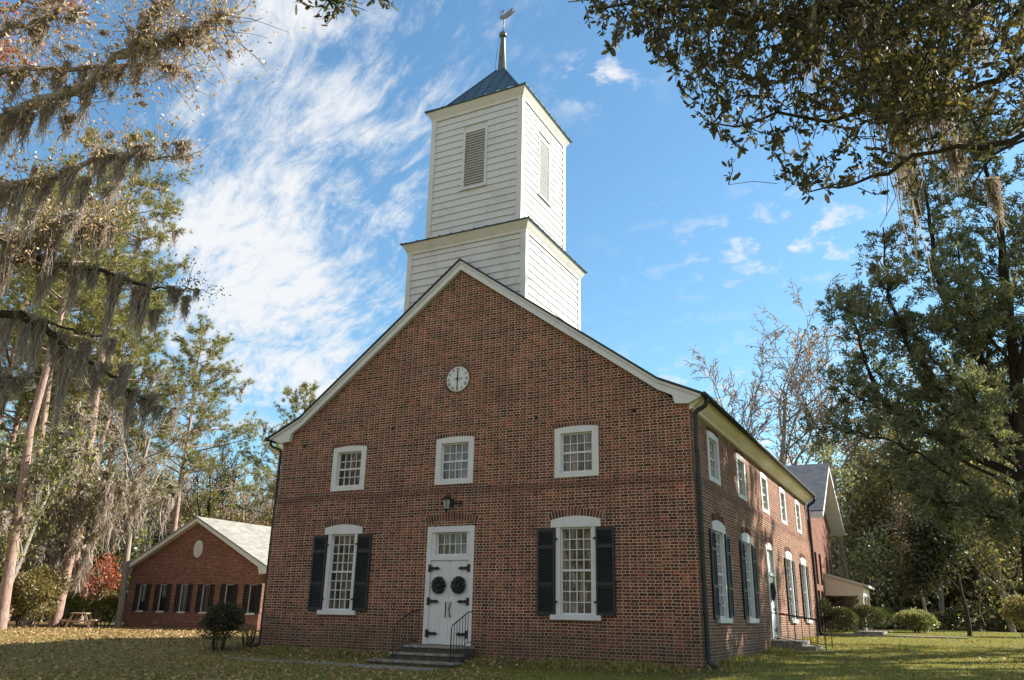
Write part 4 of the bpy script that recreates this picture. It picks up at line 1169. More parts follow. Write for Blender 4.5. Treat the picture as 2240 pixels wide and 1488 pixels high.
def place(o, u, D, v=1370, rz=0.0, sc=1.0):
    o.location = base_pt(u, v, D); o.rotation_euler = (0, 0, rz); o.scale = (sc, sc, sc); return o


def h_at(u, v, D):
    d = px_ray(u, v); return CAM[2] + d[2] / math.hypot(d[0], d[1]) * D


def base_u(u, v, vb=1370):
    """photo column of the foot of a vertical tree whose top shows at (u, v)"""
    f = (vb - v) / (vb + 4551.0); return (u - 1120 * f) / (1 - f)


# pines on the left
p1 = pine_tree(11, 20.6, 0.40, 5.6, 'tall pine standing alone behind the brick hall with open layered crown', 54, moss=6); place(p1, base_u(432, 690), 60, rz=0.6)
G_P = 'pines among the woods on the left'
p2 = pine_tree(12, 29.5, 0.52, 5.2, 'tallest pine with crown high against the sky above the moss hung branches', 50, moss=12); place(p2, base_u(330, 120), 50, rz=2.0)
p3 = pine_tree(13, 24.0, 0.50, 5.4, 'broad pine crown rising between the tall pine and the brick hall', 46, moss=10); place(p3, base_u(300, 450), 57, rz=1.0)
place(dup(p1, (0, 0, 0), label='dark pine whose crown shows over the left slope of the church roof'), base_u(668, 806), 72, rz=3.3, sc=0.98)
place(dup(p3, (0, 0, 0), label='dense sunlit pine crown between the upper moss hung limbs'), base_u(215, 235), 54, rz=4.4, sc=1.12)
place(dup(p1, (0, 0, 0), label='pine crown showing behind the longest moss beards'), base_u(110, 330), 60, rz=2.2, sc=1.45)
place(dup(p2, (0, 0, 0), label='pine with straight reddish trunk at the left edge of the lawn'), 2, 45, rz=4.1, sc=0.86)
place(dup(p3, (0, 0, 0), label='pine trunk second from the left edge behind the dark bush'), 62, 58, rz=2.6, sc=0.95)
place(dup(p2, (0, 0, 0), label='pine behind the red maple with trunk in half shade'), 172, 63, rz=5.2, sc=0.8)
place(dup(p3, (0, 0, 0), label='slim pine in the deep woods left of the hall', group=G_P), 120, 74, rz=0.4, sc=0.9)
place(dup(p1, (0, 0, 0), label='slim pine in the deep woods left of the hall', group=G_P), 30, 80, rz=1.4, sc=1.1)
place(dup(p1, (0, 0, 0), label='slim pine in the deep woods left of the hall', group=G_P), -60, 66, rz=2.4, sc=1.2)

# bare and thin-leaved trees
b1 = bare_tree(21, 15.5, 'leaning pale grey trunk beside the left corner of the brick hall', L_TAN, 0.25, moss=6, bark=BARK_T); place(b1, 258, 52.5, rz=0.4)
b2 = bare_tree(22, 15.0, 'bare tree with forked dark trunk behind the hall roof', L_RUST, 0.10, bark=BARK_D); place(b2, 455, 74, rz=1.0)
b3 = bare_tree(23, 14.0, 'bare grey tree leaning right beside the church wall', L_TAN, 0.2); place(b3, 560, 78, rz=2.0)
G_B = 'bare trees in the woods behind the hall'
for i, (u, D, rz, sc, src) in enumerate(((300, 70, 0.3, 1.0, b3), (370, 82, 1.3, 1.0, b1), (420, 88, 2.2, 1.1, b2), (510, 84, 3.1, 1.0, b1), (210, 76, 4.4, 1.15, b3), (100, 66, 5.0, 1.1, b2), (590, 90, 0.9, 0.95, b3), (20, 72, 2.7, 1.2, b1))):
    place(dup(src, (0, 0, 0), label='thin bare grey tree in the woods behind the hall', group=G_B), u, D, rz=rz, sc=sc)
b7 = bare_tree(24, 24.0, 'slender bare tree with last yellow leaves left of the pair behind the church', L_TAN, 0.30, size=0.30, twig=0.03); place(b7, base_u(1650, 668), 66, rz=0.2)
b8 = bare_tree(25, 22.5, 'wide bare tree with pinkish twigs above the annex roof', L_RUST, 0.22, bark=BARK_T, size=0.26, twig=0.03); place(b8, base_u(1768, 742), 64, rz=1.2)

place(dup(b8, (0, 0, 0), label='bare tree rising right behind the church eave corner'), base_u(1630, 780), 68, rz=3.4, sc=0.92)
# leafy trees in the left woods
o1 = broad_tree(31, 11.5, 'moss draped olive tree behind the dark bush at the lawn edge', L_OLIVE, 9, 0.22, 0.35, moss=95, moss_len=2.8); place(o1, 120, 52, rz=0.4)
o2 = broad_tree(32, 12.5, 'olive brown oak rising over the ridge of the hall', L_OLIVE, 12, 0.26, 0.4); place(o2, 380, 78, rz=0.4)
o3 = broad_tree(33, 10.5, 'green leafy tree at the left edge of the picture', L_GREEN, 10, 0.22, 0.35, moss=30); place(o3, -10, 47, rz=1.4)
o4 = broad_tree(34, 11.0, 'rust coloured tree glowing beside the church left wall', L_RUST, 10, 0.22, 0.35); place(o4, 572, 76, rz=0.0)
G_O = 'olive trees in the woods on the left'
for u, D, rz, sc, src in ((310, 84, 1.2, 1.05, o2), (480, 86, 2.1, 1.0, o2), (240, 80, 0.2, 1.1, o2), (60, 78, 1.1, 1.1, o1), (170, 86, 3.0, 1.2, o2), (0, 84, 4.0, 1.2, o1), (540, 95, 5.0, 1.1, o2), (430, 98, 0.7, 1.1, o3)):
    place(dup(src, (0, 0, 0), label='olive leaved tree deep in the woods behind the hall', group=G_O), u, D, rz=rz, sc=sc)
mp = broad_tree(35, 4.6, 'small red maple glowing beside the picnic table', L_RED, 5, 0.16, 0.22, bark=BARK_T, name='maple_tree'); place(mp, 205, 56, rz=0.6)


def shrub(seed, rx, ry, rz_, n, leaf, size, label, stems=10, lump=0.2, hollow=0.45, group=None, name='shrub', low=0.0, aspect=0.55, cat='shrub', feather=0.0):
    rng = np.random.default_rng(seed)
    d = unit(rng.normal(size=(n, 3))); d[:, 2] = np.abs(d[:, 2]) * (1 if low <= 0 else 1) * np.where(rng.random(n) < 0.22, -0.7, 1)
    k = rng.normal(size=(9, 3)) * 2.6; ph = rng.uniform(0, 6, 9)
    bump = 1 + lump * np.sin(d @ k.T + ph).mean(1) * 2.2
    rr = (hollow + (1 - hollow) * rng.random(n) ** 0.5) * bump
    P = d * rr[:, None] * np.array([rx, ry, rz_ / 2]) + np.array([0, 0, low + rz_ / 2])
    P[:, 2] = np.maximum(P[:, 2], 0.01)
    t = thing(name, label, cat, group=group)
    lines = []
    for i in range(stems):
        a = rng.uniform(0, 6.28); q = np.array([math.cos(a) * rx * 0.25, math.sin(a) * ry * 0.25, -0.1]); e = np.array([math.cos(a) * rx * 0.7, math.sin(a) * ry * 0.7, low + rz_ * rng.uniform(0.5, 0.85)])
        lines.append((np.array([q, (q * 0.7 + e * 0.3) + rng.normal(size=3) * 0.04 + np.array([0, 0, 0.1 * rz_]), e]), np.array([0.022, 0.016, 0.008]) * max(0.6, rx)))
    v, f = tubes_np(lines); np_mesh('stems', v, f, BARK_D, t)
    dd = d + rng.normal(size=(n, 3)) * 0.7 + np.array([0, 0, feather])
    v, f = leaves_np(P, dd, rng.uniform(0.6, 1.2, n) * size, rng, aspect); np_mesh('foliage', v, f, leaf, t)
    return t


place(shrub(41, 0.58, 0.5, 1.2, 6500, L_DARK, 0.075, 'dark rounded bush on thin stems at the church left corner', 22, 0.34, 0.3, low=0.12), 482, 27.0)
tw = shrub(42, 0.34, 0.3, 0.62, 420, L_OLIVE, 0.055, 'small twiggy plant between the dark bush and the church wall', 26, 0.3, 0.2, low=0.05, name='plant', cat='plant'); place(tw, 546, 27.6)
bs = shrub(43, 1.6, 1.5, 3.0, 6500, L_OLIVE, 0.17, 'large dark olive bush at the lawn edge on the far left', 12, 0.35, 0.3); place(bs, 58, 48)
bs2 = shrub(44, 1.5, 1.3, 2.1, 5000, L_GREEN, 0.16, 'green bush between the picnic table and the hall corner', 10, 0.35, 0.3); place(bs2, 222, 57)
place(dup(bs2, (0, 0, 0), label='bright green bush left of the pine beside the picnic table'), 128, 53, rz=1.0, sc=0.9)
place(dup(bs, (0, 0, 0), label='shaded olive bush at the left border of the picture'), -20, 50, rz=2.0, sc=1.0)
# clipped shrubs by the annex
G_R = 'clipped round shrubs beside the porch'
r1 = shrub(45, 0.80, 0.80, 1.15, 7500, L_BOX, 0.075, 'clipped round shrub nearest the church corner', 6, 0.05, 0.72, G_R); place(r1, 1841, 45.0)
for u, D, sc, lb in ((1897, 46.5, 1.08, 'largest clipped round shrub in the middle of the row'), (1918, 49.0, 1.0, 'clipped round shrub tucked behind the largest one'), (1931, 52.0, 1.05, 'clipped round shrub at the right end of the row')):
    place(dup(r1, (0, 0, 0), label=lb), u, D, rz=u, sc=sc)
place(shrub(46, 1.05, 0.9, 1.75, 5200, leaf_mat('faded_pink_leaf', [(0.18, 0.13, 0.09), (0.30, 0.22, 0.17), (0.42, 0.33, 0.27)], 0.3), 0.10, 'faded feathery shrub in front of the porch columns', 14, 0.22, 0.3, feather=0.8), 1848, 48.3)
place(shrub(47, 0.5, 0.5, 1.5, 3000, L_DARK, 0.09, 'narrow dark shrub against the annex wall by the downspout', 8, 0.2, 0.4), 1800, 44.5)
place(shrub(48, 1.1, 1.0, 1.15, 6000, L_HOLLY, 0.14, 'loose pale green bush alone on the lawn by the woods', 14, 0.3, 0.25, feather=0.6), 2008, 46.5, sc=0.85)
place(shrub(49, 0.8, 0.7, 1.7, 3000, L_OLIVE, 0.12, 'olive shrub cut off by the right border of the picture', 10, 0.3, 0.3), 2246, 44.0)

# right side: pale holly, thin trees and the dark wood
hl = broad_tree(51, 13.0, 'pale green holly tree shining just past the annex gable', L_HOLLY, 20, 0.24, 0.35, squat=1.6, name='holly_tree'); place(hl, 1872, 60, rz=0.3)
rt = bare_tree(52, 8.0, 'low spreading tree with pinkish bare twigs before the dark wood', L_RUST, 0.35, bark=BARK_T, size=0.14); place(rt, 2030, 52, rz=0.3)
dk = broad_tree(53, 16.0, 'dark leafed tree standing in the wood right of the holly', L_EVER, 18, 0.30, 0.45, bark=BARK_D, name='evergreen_tree'); place(dk, 1945, 68, rz=0.3)
G_D = 'dark trees of the wood on the right'
for u, D, rz, sc in ((2010, 74, 1.0, 1.1), (2085, 70, 2.0, 1.0), (2160, 66, 3.0, 1.1), (2235, 62, 4.0, 1.1), (1900, 84, 5.0, 1.05), (2290, 70, 0.5, 1.2), (2050, 88, 2.5, 1.2), (2200, 84, 1.5, 1.2)):
    place(dup(dk, (0, 0, 0), label='dark leafed tree deep in the wood at the right edge', group=G_D), u, D, rz=rz, sc=sc)
ot = broad_tree(54, 13.0, 'olive tree catching light in the wood behind the small dark tree', L_OLIVE, 14, 0.24, 0.4); place(ot, 2065, 64, rz=0.3)
place(dup(ot, (0, 0, 0), label='olive tree catching light at the right border of the wood'), 2215, 60, rz=2, sc=1.0)
place(dup(o4, (0, 0, 0), label='rust tinted tree showing through the cedar branches'), 2130, 72, rz=1, sc=1.1)
sm_ = broad_tree(55, 6.6, 'small dark tree with single slim trunk on the right lawn', L_DARK, 26, 0.20, 0.30, bark=BARK_D, squat=0.55); place(sm_, 2117, 43.5, rz=1.3)


def hedge(seed, length, depth, h, n, leaf, size, label):
    rng = np.random.default_rng(seed)
    P = np.stack([rng.uniform(-length / 2, length / 2, n), rng.uniform(-depth / 2, depth / 2, n), rng.uniform(0, 1, n) ** 0.7 * h], 1)
    P[:, 2] *= 0.82 + 0.25 * np.sin(P[:, 0] * 1.3) * np.sin(P[:, 0] * 0.47 + 1)
    v, f = leaves_np(P, rng.normal(size=(n, 3)), rng.uniform(0.6, 1.2, n) * size, rng)
    return tag(np_mesh('hedge', v, f, leaf), label, 'hedge')


hd = hedge(56, 26, 2.2, 1.7, 16000, L_DARK, 0.20, 'long dark hedge along the foot of the wood on the right'); hd.location = base_pt(2085, 1370, 62)


def woods(name, seed, spots, mats, leaf=0.5, per=420, kind='stuff'):
    """a far-off wood as one mass: crowns and trunks merged"""
    rng = np.random.default_rng(seed); LV = [[] for _ in mats]; TR = []
    for x, y, h, r, mi_ in spots:
        d = unit(rng.normal(size=(per, 3))); rr = rng.random(per) ** 0.45
        k = rng.normal(size=(6, 3)) * 2.5; bump = 1 + 0.45 * np.sin(d @ k.T + rng.uniform(0, 6, 6)).mean(1) * 2
        P = d * (rr * bump)[:, None] * np.array([r, r, h * 0.46]) + np.array([x, y, h * 0.54 + gz(x, y)])
        P[:, 2] = np.maximum(P[:, 2], 0.1)
        LV[mi_].append(leaves_np(P, rng.normal(size=(per, 3)), rng.uniform(0.5, 1.2, per) * leaf, rng))
        TR.append((np.array([[x, y, -0.4], [x + rng.normal() * 0.3, y, h * 0.4], [x + rng.normal() * 0.8, y + rng.normal() * 0.5, h * 0.9]]), np.array([0.17, 0.13, 0.03]) * h / 11))
        for b in range(7):
            z = rng.uniform(0.35, 0.85) * h; a = rng.uniform(0, 6.28)
            TR.append((np.array([[x, y, z], [x + math.cos(a) * r * 0.8, y + math.sin(a) * r * 0.8, z + h * 0.16]]), np.array([0.06, 0.02])))
    V = []; F = []; off = 0; mi = []
    for i, L in enumerate(LV):
        for v, f in L: V.append(v); F.append(f + off); off += len(v); mi += [i] * len(f)
    tv, tf = tubes_np(TR, 4); V.append(tv); F.append(tf + off); mi += [len(mats)] * len(tf)
    return tag(np_mesh(name, np.concatenate(V), np.concatenate(F), list(mats) + [BARK_G], mi=mi), kind=kind)


rng = np.random.default_rng(77)
spots = []
for i in range(150):
    u = rng.uniform(-420, 640); D = rng.uniform(88, 125); x, y, _ = base_pt(u, 1370, D)
    spots.append((x, y, rng.uniform(9, 15) + max(0, (200 - u)) * 0.010, rng.uniform(2.6, 4.4), int(rng.choice([0, 0, 0, 1, 2, 2, 3]))))
for i in range(110):
    u = rng.uniform(-420, 420); D = rng.uniform(66, 90); x, y, _ = base_pt(u, 1370, D)
    spots.append((x, y, rng.uniform(2.5, 8.5), rng.uniform(1.6, 2.8), int(rng.choice([0, 2, 2, 4]))))
for i in range(75):
    u = rng.uniform(180, 660); D = rng.uniform(88, 112); x, y, _ = base_pt(u, 1370, D)
    spots.append((x, y, rng.uniform(10, 16), rng.uniform(2.6, 4.2), int(rng.choice([0, 0, 1, 1, 3]))))
tag(woods('woods', 61, spots, [L_OLIVE, L_TAN, L_GREEN, L_RUST, L_DARK], 0.55, 330), 'mixed autumn wood behind the brick hall', 'woods')
spots = []
for i in range(90):
    u = rng.uniform(1700, 2700); D = rng.uniform(80, 120); x, y, _ = base_pt(u, 1370, D)
    spots.append((x, y, rng.uniform(11, 17), rng.uniform(3, 4.6), int(rng.choice([0, 0, 1, 1, 2, 3]))))
for i in range(40):
    u = rng.uniform(1880, 2500); D = rng.uniform(66, 80); x, y, _ = base_pt(u, 1370, D)
    spots.append((x, y, rng.uniform(3, 7), rng.uniform(1.8, 3.0), int(rng.choice([0, 0, 1, 1]))))
tag(woods('woods', 62, spots, [L_EVER, L_OLIVE, L_GREEN, L_RUST, L_TAN], 0.55, 380), 'shaded dark wood closing the lawn on the right', 'woods')
spots = []
for i in range(70):           # the wood across the churchyard, seen in the window panes
    a = R(rng.uniform(118, 262)); D = rng.uniform(34, 60)
    spots.append((CAM[0] + D * math.sin(a) - 4, CAM[1] + D * math.cos(a), rng.uniform(13, 20), rng.uniform(2.8, 4.8), int(rng.choice([0, 0, 1, 1, 2, 3]))))
tag(woods('woods', 63, spots, [L_OLIVE, L_TAN, L_GREEN, L_RUST, L_DARK], 0.75, 800), 'autumn wood across the churchyard reflected in the window panes', 'woods')


# ------------------------------------------------------------------ moss hung tree on the left
def limb(rng, stops, r0, r1, jit=0.05):
    """a limb through (u, v, distance) stops, resampled and roughened"""
    q = np.array([at(*s_) for s_ in stops]); k = len(q); t = np.linspace(0, k - 1, (k - 1) * 4 + 1)
    pts = np.stack([np.interp(t, range(k), q[:, i]) for i in range(3)], 1)
    for _ in range(2): pts[1:-1] = (pts[:-2] + 2 * pts[1:-1] + pts[2:]) / 4
    pts[1:-1] += rng.normal(size=(len(pts) - 2, 3)) * jit
    return pts, np.linspace(r0, r1, len(pts))


def twigs_on(rng, lines, n, L, r=0.014, up=0.2):
    out = []
    for i in range(n):
        pts, rad = lines[rng.integers(len(lines))]; k = rng.integers(len(pts) // 4, len(pts)); d = unit(rng.normal(size=3) + np.array([0, 0, up]))
        q = [pts[k]]; LL = L * rng.uniform(0.4, 1.2)
        for _ in range(4): d = unit(d + rng.normal(size=3) * 0.25); q.append(q[-1] + d * LL / 4)
        out.append((np.array(q), np.linspace(min(r, rad[k]), 0.006, 5)))
    return out


rng = np.random.default_rng(5)
TX, TY_ = base_pt(-230, 1370, 25.5)[:2]
mt = thing('moss_draped_oak', 'old oak reaching in from the left with long beards of grey moss', 'tree', (0, 0, 0))
LB = [
    limb(rng, [(-215, 600, 25.5), (-90, 330, 25), (0, 255, 24.6), (60, 238, 24.4), (200, 180, 24.2), (270, 110, 24), (330, 45, 24), (372, -15, 24)], 0.19, 0.05),
    limb(rng, [(255, 125, 24), (330, 98, 23.6), (400, 75, 23.2), (455, 50, 23), (492, 27, 22.8)], 0.07, 0.015),
    limb(rng, [(-215, 560, 25.5), (-60, 440, 25), (0, 408, 24.8), (70, 398, 24.6), (150, 380, 24.4), (230, 332, 24.2), (320, 345, 24), (385, 348, 23.8)], 0.15, 0.02),
    limb(rng, [(-215, 420, 25.5), (-80, 200, 25.2), (0, 152, 25.2), (120, 150, 25), (240, 148, 24.6), (330, 142, 24.2), (392, 150, 24)], 0.12, 0.018),
    limb(rng, [(-215, 300, 25.5), (-60, 100, 25.6), (40, 60, 25.6), (120, 40, 25.4), (165, -10, 25.4)], 0.12, 0.04),
    limb(rng, [(-215, 620, 26.0), (-70, 545, 26.4), (20, 515, 26.4), (70, 512, 26.4), (130, 480, 26.4), (205, 487, 26.4), (250, 497, 26.4)], 0.13, 0.02),
    limb(rng, [(-215, 720, 26.0), (-70, 600, 26.4), (60, 560, 26.4), (140, 582, 26.4), (220, 592, 26.4), (300, 622, 26.4), (370, 638, 26.4), (445, 634, 26.4)], 0.13, 0.012),
    limb(rng, [(-215, 800, 26.0), (-60, 700, 26.4), (32, 686, 26.4), (85, 700, 26.4), (125, 742, 26.4), (165, 772, 26.4), (215, 806, 26.4), (252, 830, 26.4), (300, 862, 26.4), (345, 885, 26.4)], 0.14, 0.015),
    limb(rng, [(85, 700, 26.4), (130, 712, 26.4), (180, 728, 26.4), (230, 735, 26.4)], 0.05, 0.015),
    limb(rng, [(-215, 900, 26.0), (-80, 835, 26.4), (0, 824, 26.4), (50, 830, 26.4), (90, 818, 26.4)], 0.09, 0.02),
]
tr0 = np.array([(TX, TY_, -0.4), (TX, TY_, 2.5), *[at(-230, v, 25.5) for v in (1000, 700, 450, 200, -60)]])
v, f = tubes_np([(tr0, np.array([0.62, 0.5, 0.44, 0.38, 0.30, 0.22, 0.12]))]); np_mesh('trunk', v, f, BARK_G, mt, smooth=True)
for l in LB: v, f = tubes_np([l]); np_mesh('limb', v, f, BARK_G if l[0][-1][2] > 11 else BARK_D, mt, smooth=True)
tw_up = twigs_on(rng, LB[:6], 620, 1.5); tw_lo = twigs_on(rng, LB[6:9], 90, 0.8)
v, f = tubes_np(tw_up + tw_lo); np_mesh('twigs', v, f, BARK_T, mt)
tips = [(t[0], unit(t[0][-1] - t[0][0])) for t in tw_up]
v, f = tip_leaves(rng, tips, 13, 0.16, 0.115, 0.5); np_mesh('dry_leaves', v, f, L_TAN, mt)
tips = [(t[0], unit(t[0][-1] - t[0][0])) for t in tw_lo + twigs_on(rng, [LB[6]], 40, 0.8)]
v, f = tip_leaves(rng, tips, 12, 0.16, 0.12, 0.4); np_mesh('dull_leaves', v, f, L_OLIVE, mt)
BEARDS = [(400, 312, 78, 34, 23.8), (312, 320, 80, 34, 24), (238, 415, 62, 30, 23.5), (185, 392, 110, 42, 24), (150, 372, 90, 34, 24.3), (95, 395, 95, 42, 24.5), (45, 400, 105, 42, 24.7), (10, 405, 90, 40, 24.8),
          (270, 340, 90, 34, 24.1), (225, 335, 85, 34, 24.2), (150, 255, 70, 30, 24.2), (105, 225, 75, 28, 24.3), (195, 185, 90, 34, 24.2), (235, 150, 60, 30, 24.1), (60, 250, 95, 34, 24.4), (20, 260, 100, 34, 24.6),
          (330, 60, 110, 30, 24), (300, 90, 80, 30, 24), (405, 78, 40, 36, 23.3), (300, 140, 55, 26, 24.4), (260, 148, 60, 22, 24.6), (90, 60, 80, 24, 25.4), (130, 150, 75, 26, 25), (40, 155, 85, 28, 25.2), (170, 20, 60, 26, 25.4),
          (75, 520, 110, 44, 23), (28, 520, 130, 44, 23.2), (122, 500, 110, 40, 22.9), (180, 492, 90, 36, 22.7), (225, 495, 75, 30, 22.5),
          (105, 575, 95, 60, 22.3), (170, 585, 80, 40, 22.1), (205, 590, 70, 34, 22.0), (255, 605, 130, 38, 21.9), (318, 625, 125, 44, 21.8), (300, 630, 80, 26, 21.7), (385, 635, 60, 28, 21.5), (408, 650, 78, 26, 21.45), (340, 680, 60, 26, 21.7),
          (90, 700, 100, 46, 22), (128, 735, 100, 44, 21.8), (60, 695, 80, 36, 22.2), (20, 692, 90, 40, 22.5), (150, 770, 110, 48, 21.6), (188, 750, 110, 42, 21.8), (215, 800, 95, 40, 21.4), (242, 745, 60, 26, 22.4), (252, 835, 70, 36, 21.2), (290, 855, 80, 36, 21.0),
          (322, 870, 70, 44, 20.9), (345, 890, 48, 22, 20.8), (40, 830, 40, 40, 22.7), (5, 828, 60, 36, 23), (-20, 600, 120, 40, 24), (-30, 420, 110, 44, 25), (275, 800, 80, 30, 21.2), (70, 460, 70, 34, 23.4), (160, 470, 60, 34, 23)]
for (u, v_, ln, wd, D) in BEARDS:
    if v_ > 480: D = 26.4 + rng.uniform(-0.15, 0.15)
    q = at(u, v_, D); s_ = D / FPX
    a = unit(ROT[0] * 0.9 + ROT[2] * rng.uniform(-0.5, 0.5) + np.array([0, 0, 0.15]))
    v, f = strands(rng, q, a, ln * s_ * (1.0 if v_ < 480 else 1.08) * rng.uniform(0.7, 1.15), wd * s_ * rng.uniform(0.4, 0.62), int(120 + wd * 3.2), 0.75)
    np_mesh('moss_clump', v, f, L_MOSS, mt)
extra = []
for i in range(80):
    l = LB[int(rng.choice([0, 0, 1, 2, 3, 4, 5, 6, 7, 9]))]; k = int(rng.integers(len(l[0]) // 4, len(l[0]) - 1))
    big = rng.random() < 0.35
    extra.append(strands(rng, l[0][k] + rng.normal(size=3) * 0.05, l[0][k + 1] - l[0][k] + np.array([0.01, 0, 0]), rng.uniform(0.25, 1.1 if big else 0.5), rng.uniform(0.10, 0.26), 80 if big else 50, 0.75))
for i in range(70):
    t = tw_up[int(rng.integers(len(tw_up)))]; extra.append(strands(rng, t[0][int(rng.integers(1, 5))], rng.normal(size=3), rng.uniform(0.12, 0.55), rng.uniform(0.06, 0.18), 34, 0.75))
v, f = merge2(extra); o = np_mesh('moss_wisps', v, f, L_MOSS, mt); o['kind'] = 'stuff'
rd = thing('red_maple', 'red leaved maple crown in the upper left corner of the picture', 'tree', (0, 0, 0))
rb = [limb(rng, [(-260, 200, 28), (-120, 60, 28), (0, 20, 28), (110, 10, 27.6), (150, -20, 27.4)], 0.12, 0.02), limb(rng, [(-120, 60, 28), (-40, 90, 28), (20, 120, 28)], 0.06, 0.015), limb(rng, [(-200, 130, 28), (-60, -60, 28), (60, -80, 28)], 0.08, 0.02)]
bx, by, bz_ = at(-260, 200, 28)
rb.append((np.array([(bx, by, -0.4), (bx, by, bz_ * 0.5), (bx, by, bz_), (bx, by, bz_ + 3)]), np.array([0.26, 0.2, 0.14, 0.05])))
v, f = tubes_np(rb); np_mesh('trunk', v, f, BARK_G, rd, smooth=True)
tws = twigs_on(rng, rb[:3], 110, 1.1); v, f = tubes_np(tws); np_mesh('twigs', v, f, BARK_T, rd)
v, f = tip_leaves(rng, [(t[0], unit(t[0][-1] - t[0][0])) for t in tws], 16, 0.2, 0.13, 0.7); np_mesh('crown', v, f, L_RED, rd)


# ------------------------------------------------------------------ cedars on the right
def spray(rng, pts, L, n, size):
    """flat feathery sprays of scale leaves along a branchlet"""
    t = rng.uniform(0.15, 1.05, n); i = np.clip((t * (len(pts) - 1)).astype(int), 0, len(pts) - 2); fr = t * (len(pts) - 1) - i
    q = pts[i] + (pts[i + 1] - pts[i]) * fr[:, None]; ax = unit(pts[-1] - pts[0])
    return q + rng.normal(size=(n, 3)) * 0.10 * L, ax[None] * 0.9 + rng.normal(size=(n, 3)) * 0.75 + np.array([0, 0, 0.25])


def cedar(seed, label, leaders, limbs, trunk, dens=1.3):
    rng = np.random.default_rng(seed); lines = [trunk]; P = []; D = []; br = []
    for stops, wmax in leaders:
        l = limb(rng, stops, 0.13, 0.02, 0.04); lines.append(l); pts = l[0]; n = len(pts); tot = np.linalg.norm(np.diff(pts, axis=0), axis=1).sum()
        for k in range(int(tot * 9 * dens)):
            t = rng.uniform(0.12, 1.0); f = t * (n - 1); i = min(int(f), n - 2); q = pts[i] + (pts[i + 1] - pts[i]) * (f - i)
            a = rng.uniform(0, 6.28); L = (wmax * (1 - t) ** 0.7 + 0.35) * rng.uniform(0.4, 1.15); br.append((q, unit(np.array([math.cos(a), math.sin(a), rng.uniform(0.15, 0.9)])), L))
    for stops in limbs:
        l = limb(rng, stops, 0.058, 0.012, 0.05); lines.append(l); pts = l[0]; n = len(pts)
        for k in range(int(30 * dens)):
            t = rng.uniform(0.25, 1.0); f = t * (n - 1); i = min(int(f), n - 2); q = pts[i] + (pts[i + 1] - pts[i]) * (f - i)
            ax = unit(pts[-1] - pts[0]); br.append((q, unit(ax * 0.5 + rng.normal(size=3) * 0.7), rng.uniform(0.3, 1.1)))
    for q, d, L in br:
        pts = [q]
        for k in range(4): d = unit(d + rng.normal(size=3) * 0.18 + np.array([0, 0, 0.06])); pts.append(pts[-1] + d * L / 4)
        pts = np.array(pts); lines.append((pts, np.linspace(0.018, 0.006, 5)))
        for k in range(int(2 + L * 3)):
            f = rng.uniform(0.25, 1.0) * 4; i = min(int(f), 3); s0 = pts[i] + (pts[i + 1] - pts[i]) * (f - i); dd = unit(d + rng.normal(size=3) * 0.6)
            l2 = rng.uniform(0.2, 0.5); pp = np.array([s0, s0 + dd * l2 * 0.5, s0 + dd * l2]); a, b = spray(rng, pp, l2, int(27 * dens), 0.1); P.append(a); D.append(b)
    P = np.concatenate(P); D = np.concatenate(D); lv = leaves_np(P, D, rng.uniform(0.07, 0.17, len(P)), rng, 0.30)
    return tree('cedar_tree', label, 'tree', lines, [(*lv, L_CEDAR)], BARK_D)




cx_, cy_, cz_ = base_pt(2268, 1400, 27)
T0 = (np.array([(cx_, cy_, cz_ - 0.4), *[at(u, v, 27.0) for u, v in ((2255, 1250), (2238, 1000), (2215, 760), (2195, 560), (2180, 380))]]), np.array([0.26, 0.21, 0.18, 0.14, 0.09, 0.04]))
ced = cedar(71, 'great dark cedar filling the right edge with many upswept leaders', [
    ([(2238, 1000, 27), (2205, 700, 27), (2185, 480, 27), (2150, 330, 27), (2120, 230, 27)], 1.9),
    ([(2236, 1020, 27), (2110, 900, 26.6), (2000, 790, 26.2), (1940, 650, 26), (1932, 497, 26)], 1.25),
    ([(2225, 880, 27), (2100, 740, 27.4), (2050, 600, 27.8), (2030, 450, 28), (2020, 372, 28)], 1.5),
    ([(2238, 1050, 27), (2060, 960, 27.6), (1935, 890, 28), (1880, 760, 28.2), (1862, 640, 28.2)], 1.0),
    ([(2225, 840, 27), (2260, 700, 26), (2290, 520, 25.5), (2300, 350, 25)], 1.8),
    ([(2230, 940, 27), (2160, 820, 29), (2110, 660, 30), (2095, 520, 30.5)], 1.5),
    ([(2242, 1060, 27), (2330, 900, 28), (2390, 720, 28.5), (2410, 560, 29)], 1.8)],
    [[(2240, 1080, 27), (2100, 1000, 26.4), (1980, 905, 26), (1880, 872, 25.8), (1848, 850, 25.7)],
     [(2244, 1120, 27), (2110, 1060, 26.2), (1980, 975, 25.6), (1880, 945, 25.2), (1790, 940, 24.8)],
     [(2246, 1150, 27), (2130, 1100, 27.4), (2030, 1040, 27.8), (1950, 1010, 28)],
     [(2248, 1160, 27), (2150, 1120, 26), (2080, 1110, 25.6), (2020, 1090, 25.4)],
     [(2238, 1000, 27), (2130, 930, 28.5), (2020, 860, 29.4), (1930, 830, 30)],
     [(2236, 960, 27), (2100, 850, 26), (1990, 720, 25.4), (1890, 690, 25.2), (1850, 680, 25)],
     [(2250, 1170, 27), (2200, 1140, 25), (2150, 1130, 24.2)],
     [(2246, 1100, 27), (2320, 1050, 26), (2390, 1020, 25.5)],
     [(2240, 1040, 27), (2180, 960, 24.8), (2140, 900, 23.6), (2120, 860, 23)],
     [(2225, 800, 27), (2150, 720, 25.5), (2090, 640, 24.8)]], T0)
